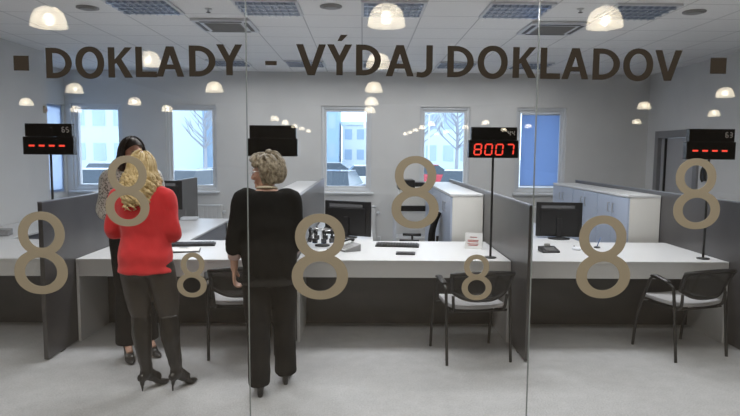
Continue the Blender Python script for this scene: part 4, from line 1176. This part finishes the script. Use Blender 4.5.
# dark-haired woman behind, turned towards the blonde woman
dk_spec = dict(lift=0.08, heel=[0.006, 0.008, 0.022], toe_out=0.15, feet=((-0.085, 0.0), (0.085, 0.02)), shift=0.0,
    arms=(arm_front(-1, 0.235, -0.03, 1.08, 0.15, 0.19, 1.05, thumb=(0, 0, 1), palm=(1, 0, 0)), arm_front(1, 0.205, -0.02, 1.08, 0.10, 0.21, 1.06, thumb=(0, 0, 1), palm=(-1, 0, 0))),
    head_yaw=R(8), head_pitch=R(-8), hair_mat=M['darkhair'],
    top=dict(name='blouse', mat=M['blouse'], hem=0.875, hem_r=(0.178, 0.130), ease=0.016, sleeve=0.95, sleeve_r=0.020, cuff_r=0.040, waist=0.016),
    bottom=dict(name='trousers', mat=M['black_cloth'], end=1.0, r=[0.100, 0.092, 0.078, 0.078, 0.082, 0.088]))
p3, hm3, _ = make_person('person', 'dark-haired woman in a speckled blouse and black trousers behind the blonde woman', (-1.855, 4.86, 0), R(-140), 1.70, dk_spec)
hair(p3, hm3, M['darkhair'], 'straight')

# ------------------------------------------------------------------ hall behind the camera (seen mirrored in the glass)
struct(link('wall_hall_left', B(-16, -15.8, -52, GY, 0, HZ), M['hall_wall']))
struct(link('wall_hall_right', B(15.8, 16, -52, GY, 0, HZ), M['hall_wall']))
struct(link('wall_hall_rear', B(-16, 16, -52, -51.8, 0, HZ), M['hall_wall']))
struct(link('ceiling_hall', B(-16, 16, -52, GY + 0.14, HZ, HZ + 0.1), M['hall_wall']))
def make_pendant():
    t = thing('pendant_lamp', 'glowing clear dome pendant lamp of the hall, seen as a reflection in the glass front', 'pendant lamp', (0, 0, 0), 0, 'dome pendant lamps in the hall')
    bm = BM(); n = 28
    prof = [(0.045, 0.235), (0.10, 0.225), (0.15, 0.19), (0.185, 0.13), (0.205, 0.06), (0.213, 0.0)]
    prof_i = [(r - 0.006, z - 0.003) for r, z in prof[::-1]]
    ring_loft(bm, [[(r * math.cos(2 * PI * k / n), r * math.sin(2 * PI * k / n), z) for k in range(n)] for r, z in prof + prof_i], cap=False)
    link('dome_shade', bm, M['dome'], t, True)
    bm = BM(); tube(bm, smooth_path([(0, 0, 0.16), (0, 0, 0.08), (0, 0, 0.02)], 4), [0.03] * 2 + [0.06] * 4 + [0.05, 0.03, 0.005], 14); link('bulb', bm, M['bulb'], t, True)
    bm = BM(); tube(bm, [(0, 0, 0.165), (0, 0, 0.27)], [0.045, 0.03], 12); link('lamp_holder', bm, M['grille'], t)
    bm = BM(); tube(bm, [(0, 0, 0.271), (0, 0, HZ - 3.12)], 0.004, 5); link('cord', bm, M['black'], t)
    return t
pen0 = make_pendant()
GLY = GY + 0.006
lamp_pos = []
depths = [6.9, 10.3, 14.5, 18.5, 22.3]
for dd in depths: lamp_pos.append((0.26, dd))
lamp_pos.append((-3.86, 7.6))
for dd in (10.3, 14.8): lamp_pos.append((-3.6, dd))
for dd in (15.4, 19.4, 22.6): lamp_pos.append((-7.25, dd))
for dd in (20.0, 23.4): lamp_pos.append((-11.0, dd))
for dd in (29, 33, 37.5, 42, 47): lamp_pos.append((-4.2, dd))
lamp_pos.append((2.88, 7.3))
for dd in (33, 38, 43, 48, 53): lamp_pos.append((3.75, dd))
for dd in (15, 19.3): lamp_pos.append((9.0, dd))
for dd in (22.6, 29.0): lamp_pos.append((13.2, dd))
for dd in (35, 41): lamp_pos.append((9.6, dd))
for dd in (31, 37): lamp_pos.append((6.3, dd))
for i, (x, dd) in enumerate(lamp_pos):
    o = pen0 if i == 0 else dup(pen0, (0, 0, 0))
    o.location = (x + dd * 0.0, 2 * GLY - dd, 3.10 + (0.09 if 7 < dd < 8 else 0.0))

# ------------------------------------------------------------------ outside the windows
struct(link('street', B(-90, 90, BY + 0.36, 160, -0.6, -0.5), M['snow']))
def car(x, y, rz, paint, label):
    t = thing('car', label, 'car', (x, y, -0.5), rz, 'parked cars outside the windows')
    bm = BM()
    prism(bm, [(-2.1, 0.25), (2.1, 0.25), (2.15, 0.55), (2.05, 0.78), (1.0, 0.92), (-1.9, 0.95), (-2.15, 0.8)], -0.85, 0.85, 'y'); link('body', bm, M[paint], t, bevel=0.06)
    bm = BM()
    ring_loft(bm, [[(1.0, -0.78, 0.93), (1.0, 0.78, 0.93), (-1.85, 0.78, 0.95), (-1.85, -0.78, 0.95)], [(0.25, -0.62, 1.42), (0.25, 0.62, 1.42), (-1.35, 0.62, 1.44), (-1.35, -0.62, 1.44)]]); link('cabin', bm, M['car_glass'], t)
    bm = BM(); box(bm, -1.36, 0.26, -0.63, 0.63, 1.425, 1.47); link('roof', bm, M[paint], t, bevel=0.02)
    for sx in (-1.3, 1.35):
        for sy in (-0.80, 0.80):
            bm = BM(); tube(bm, [(sx, sy - 0.09, 0.32), (sx, sy + 0.09, 0.32)], 0.32, 18); link('wheel', bm, M['tyre'], t)
cars = [(-9.6, 23, 10, 'car_white', 'white car parked outside the leftmost window'), (-13.6, 33, 85, 'car_silver', 'silver car parked farther out beyond the leftmost window'),
        (-6.2, 23.0, 75, 'car_silver', 'silver car parked outside the window right of the blonde woman'), (-5.9, 30, 10, 'car_dark', 'dark car farther out beyond the second window'),
        (-0.9, 23, 80, 'car_dark', 'dark car parked outside the middle window'), (0.9, 31, 5, 'car_white', 'white car parked outside the middle window'), (-1.6, 38, 0, 'car_silver', 'silver car in the back row beyond the middle window'),
        (4.1, 25, 80, 'car_white', 'white car parked outside the fourth window'), (3.9, 34, 10, 'car_red', 'red car outside the fourth window above the white shelf')]
for x, y, rz, p, lb in cars: car(x, y, R(rz), p, lb)
def building(x0, x1, y0, y1, h, m, nx, nz, label):
    t = thing('building', label, 'building', ((x0 + x1) / 2, y0, -0.5), 0, 'buildings across the car park')
    w = (x1 - x0) / 2
    link('facade', B(-w, w, 0, y1 - y0, 0, h), M[m], t)
    link('roof_parapet', B(-w - 0.2, w + 0.2, -0.2, y1 - y0 + 0.2, h + 0.01, h + 0.5), M['bld2'], t)
    for i in range(nx):
        for j in range(nz):
            cx = -w + (i + 0.5) * 2 * w / nx; cz = (j + 0.55) * h / nz
            link('window', B(cx - w / nx * 0.6, cx + w / nx * 0.6, -0.06, -0.01, cz - h / nz * 0.25, cz + h / nz * 0.25), M['bld_win'], t)
building(-30, -19.5, 62, 74, 7.0, 'bld3', 5, 2, 'low pale green building seen through the leftmost window')
building(-24, -18.2, 76, 90, 12, 'bld1', 4, 3, 'tall blue building at the left side of the second window')
building(-17.5, -10.6, 80, 92, 5.0, 'bld2', 5, 2, 'low pale hall seen through the second window')
building(-10.0, -3.4, 84, 96, 12, 'bld1', 4, 3, 'tall blue-grey block at the left side of the middle window')
building(-3.0, 6, 90, 100, 6.0, 'bld2', 5, 2, 'low white building behind the cars of the middle window')
building(7, 17, 70, 84, 11, 'bld3', 5, 3, 'pale building behind bare trees in the fourth window')
def bare_tree(x, y, h, label, seed):
    t = thing('bare_tree', label, 'tree', (x, y, -0.5), 0, 'bare trees outside')
    rnd = random.Random(seed)
    bm = BM(); tube(bm, [(0, 0, 0), (0.05, 0, h * 0.4), (0.0, 0.05, h * 0.9)], [0.16, 0.11, 0.03], 8); link('trunk', bm, M['bark'], t)
    bm = BM()
    for q in range(34):
        z = h * rnd.uniform(0.3, 0.85); a = rnd.uniform(0, 6.28); L = h * 0.32 * (1.2 - z / h)
        p1_ = Vector((math.cos(a) * L * 0.6, math.sin(a) * L * 0.6, z + L * 0.5)); p2_ = Vector((math.cos(a + 0.3) * L, math.sin(a + 0.3) * L, z + L * 1.1))
        tube(bm, [(0, 0, z), p1_, p2_], [0.05, 0.03, 0.012], 5)
        for s_ in range(3):
            b = a + rnd.uniform(-1, 1); tube(bm, [p1_, p1_ + Vector((math.cos(b) * L * 0.4, math.sin(b) * L * 0.4, L * 0.5))], [0.022, 0.008], 4)
    link('branches', bm, M['bark'], t)
bare_tree(7.2, 46, 7.5, 'bare tree at the right side of the fourth window', 1)
bare_tree(5.0, 52, 8.5, 'bare tree in the middle of the fourth window', 2)
bare_tree(-13.0, 50, 7.0, 'bare tree outside the second window', 3)
sl = thing('street_lamp', 'pale street lamp outside the fourth window', 'street lamp', (4.4, 40, -0.5))
bm = BM(); tube(bm, [(0, 0, 0), (0, 0, 4.6)], [0.08, 0.05], 8); link('pole', bm, M['lum_body'], sl)
bm = BM(); tube(bm, [(-0.9, 0, 4.9), (0, 0, 4.6), (0.9, 0, 4.9)], 0.04, 6); link('arm', bm, M['lum_body'], sl)
for sx in (-1, 1): link('lamp_head', B(sx * 1.0 - 0.3, sx * 1.0 + 0.3, -0.12, 0.12, 4.88, 5.0), M['lum_body'], sl)

# ------------------------------------------------------------------ daylight and hall light
w = bpy.data.worlds.new('overcast_sky'); scene.world = w; w.use_nodes = True
bg = w.node_tree.nodes['Background']; bg.inputs['Color'].default_value = (0.68, 0.82, 1.0, 1); bg.inputs['Strength'].default_value = 3.0
def area(name, loc, size, energy, color, rot=(0, 0, 0), spread=180):
    d = bpy.data.lights.new(name, 'AREA'); d.shape = 'RECTANGLE'; d.size, d.size_y = size; d.energy = energy; d.color = color; d.spread = R(spread)
    o = bpy.data.objects.new(name, d); COL.objects.link(o); o.location = loc; o.rotation_euler = rot
    return o
area('hall_fill_light', (0, 1.7, HZ - 0.05), (14, 2.6), 720, (1.0, 0.97, 0.93))  # added fill lamp under the closed hall ceiling, lights backs and counter fronts

vs = scene.view_settings
scene.display_settings.display_device = 'sRGB'
vs.view_transform = 'Standard'; vs.look = 'None'; vs.gamma = 1.0; vs.use_curve_mapping = False; vs.exposure = 0.12
scene.cycles.use_denoising = True
scene.cycles.max_bounces = 10; scene.cycles.diffuse_bounces = 4; scene.cycles.transparent_max_bounces = 16
scene.cycles.sample_clamp_indirect = 6.0
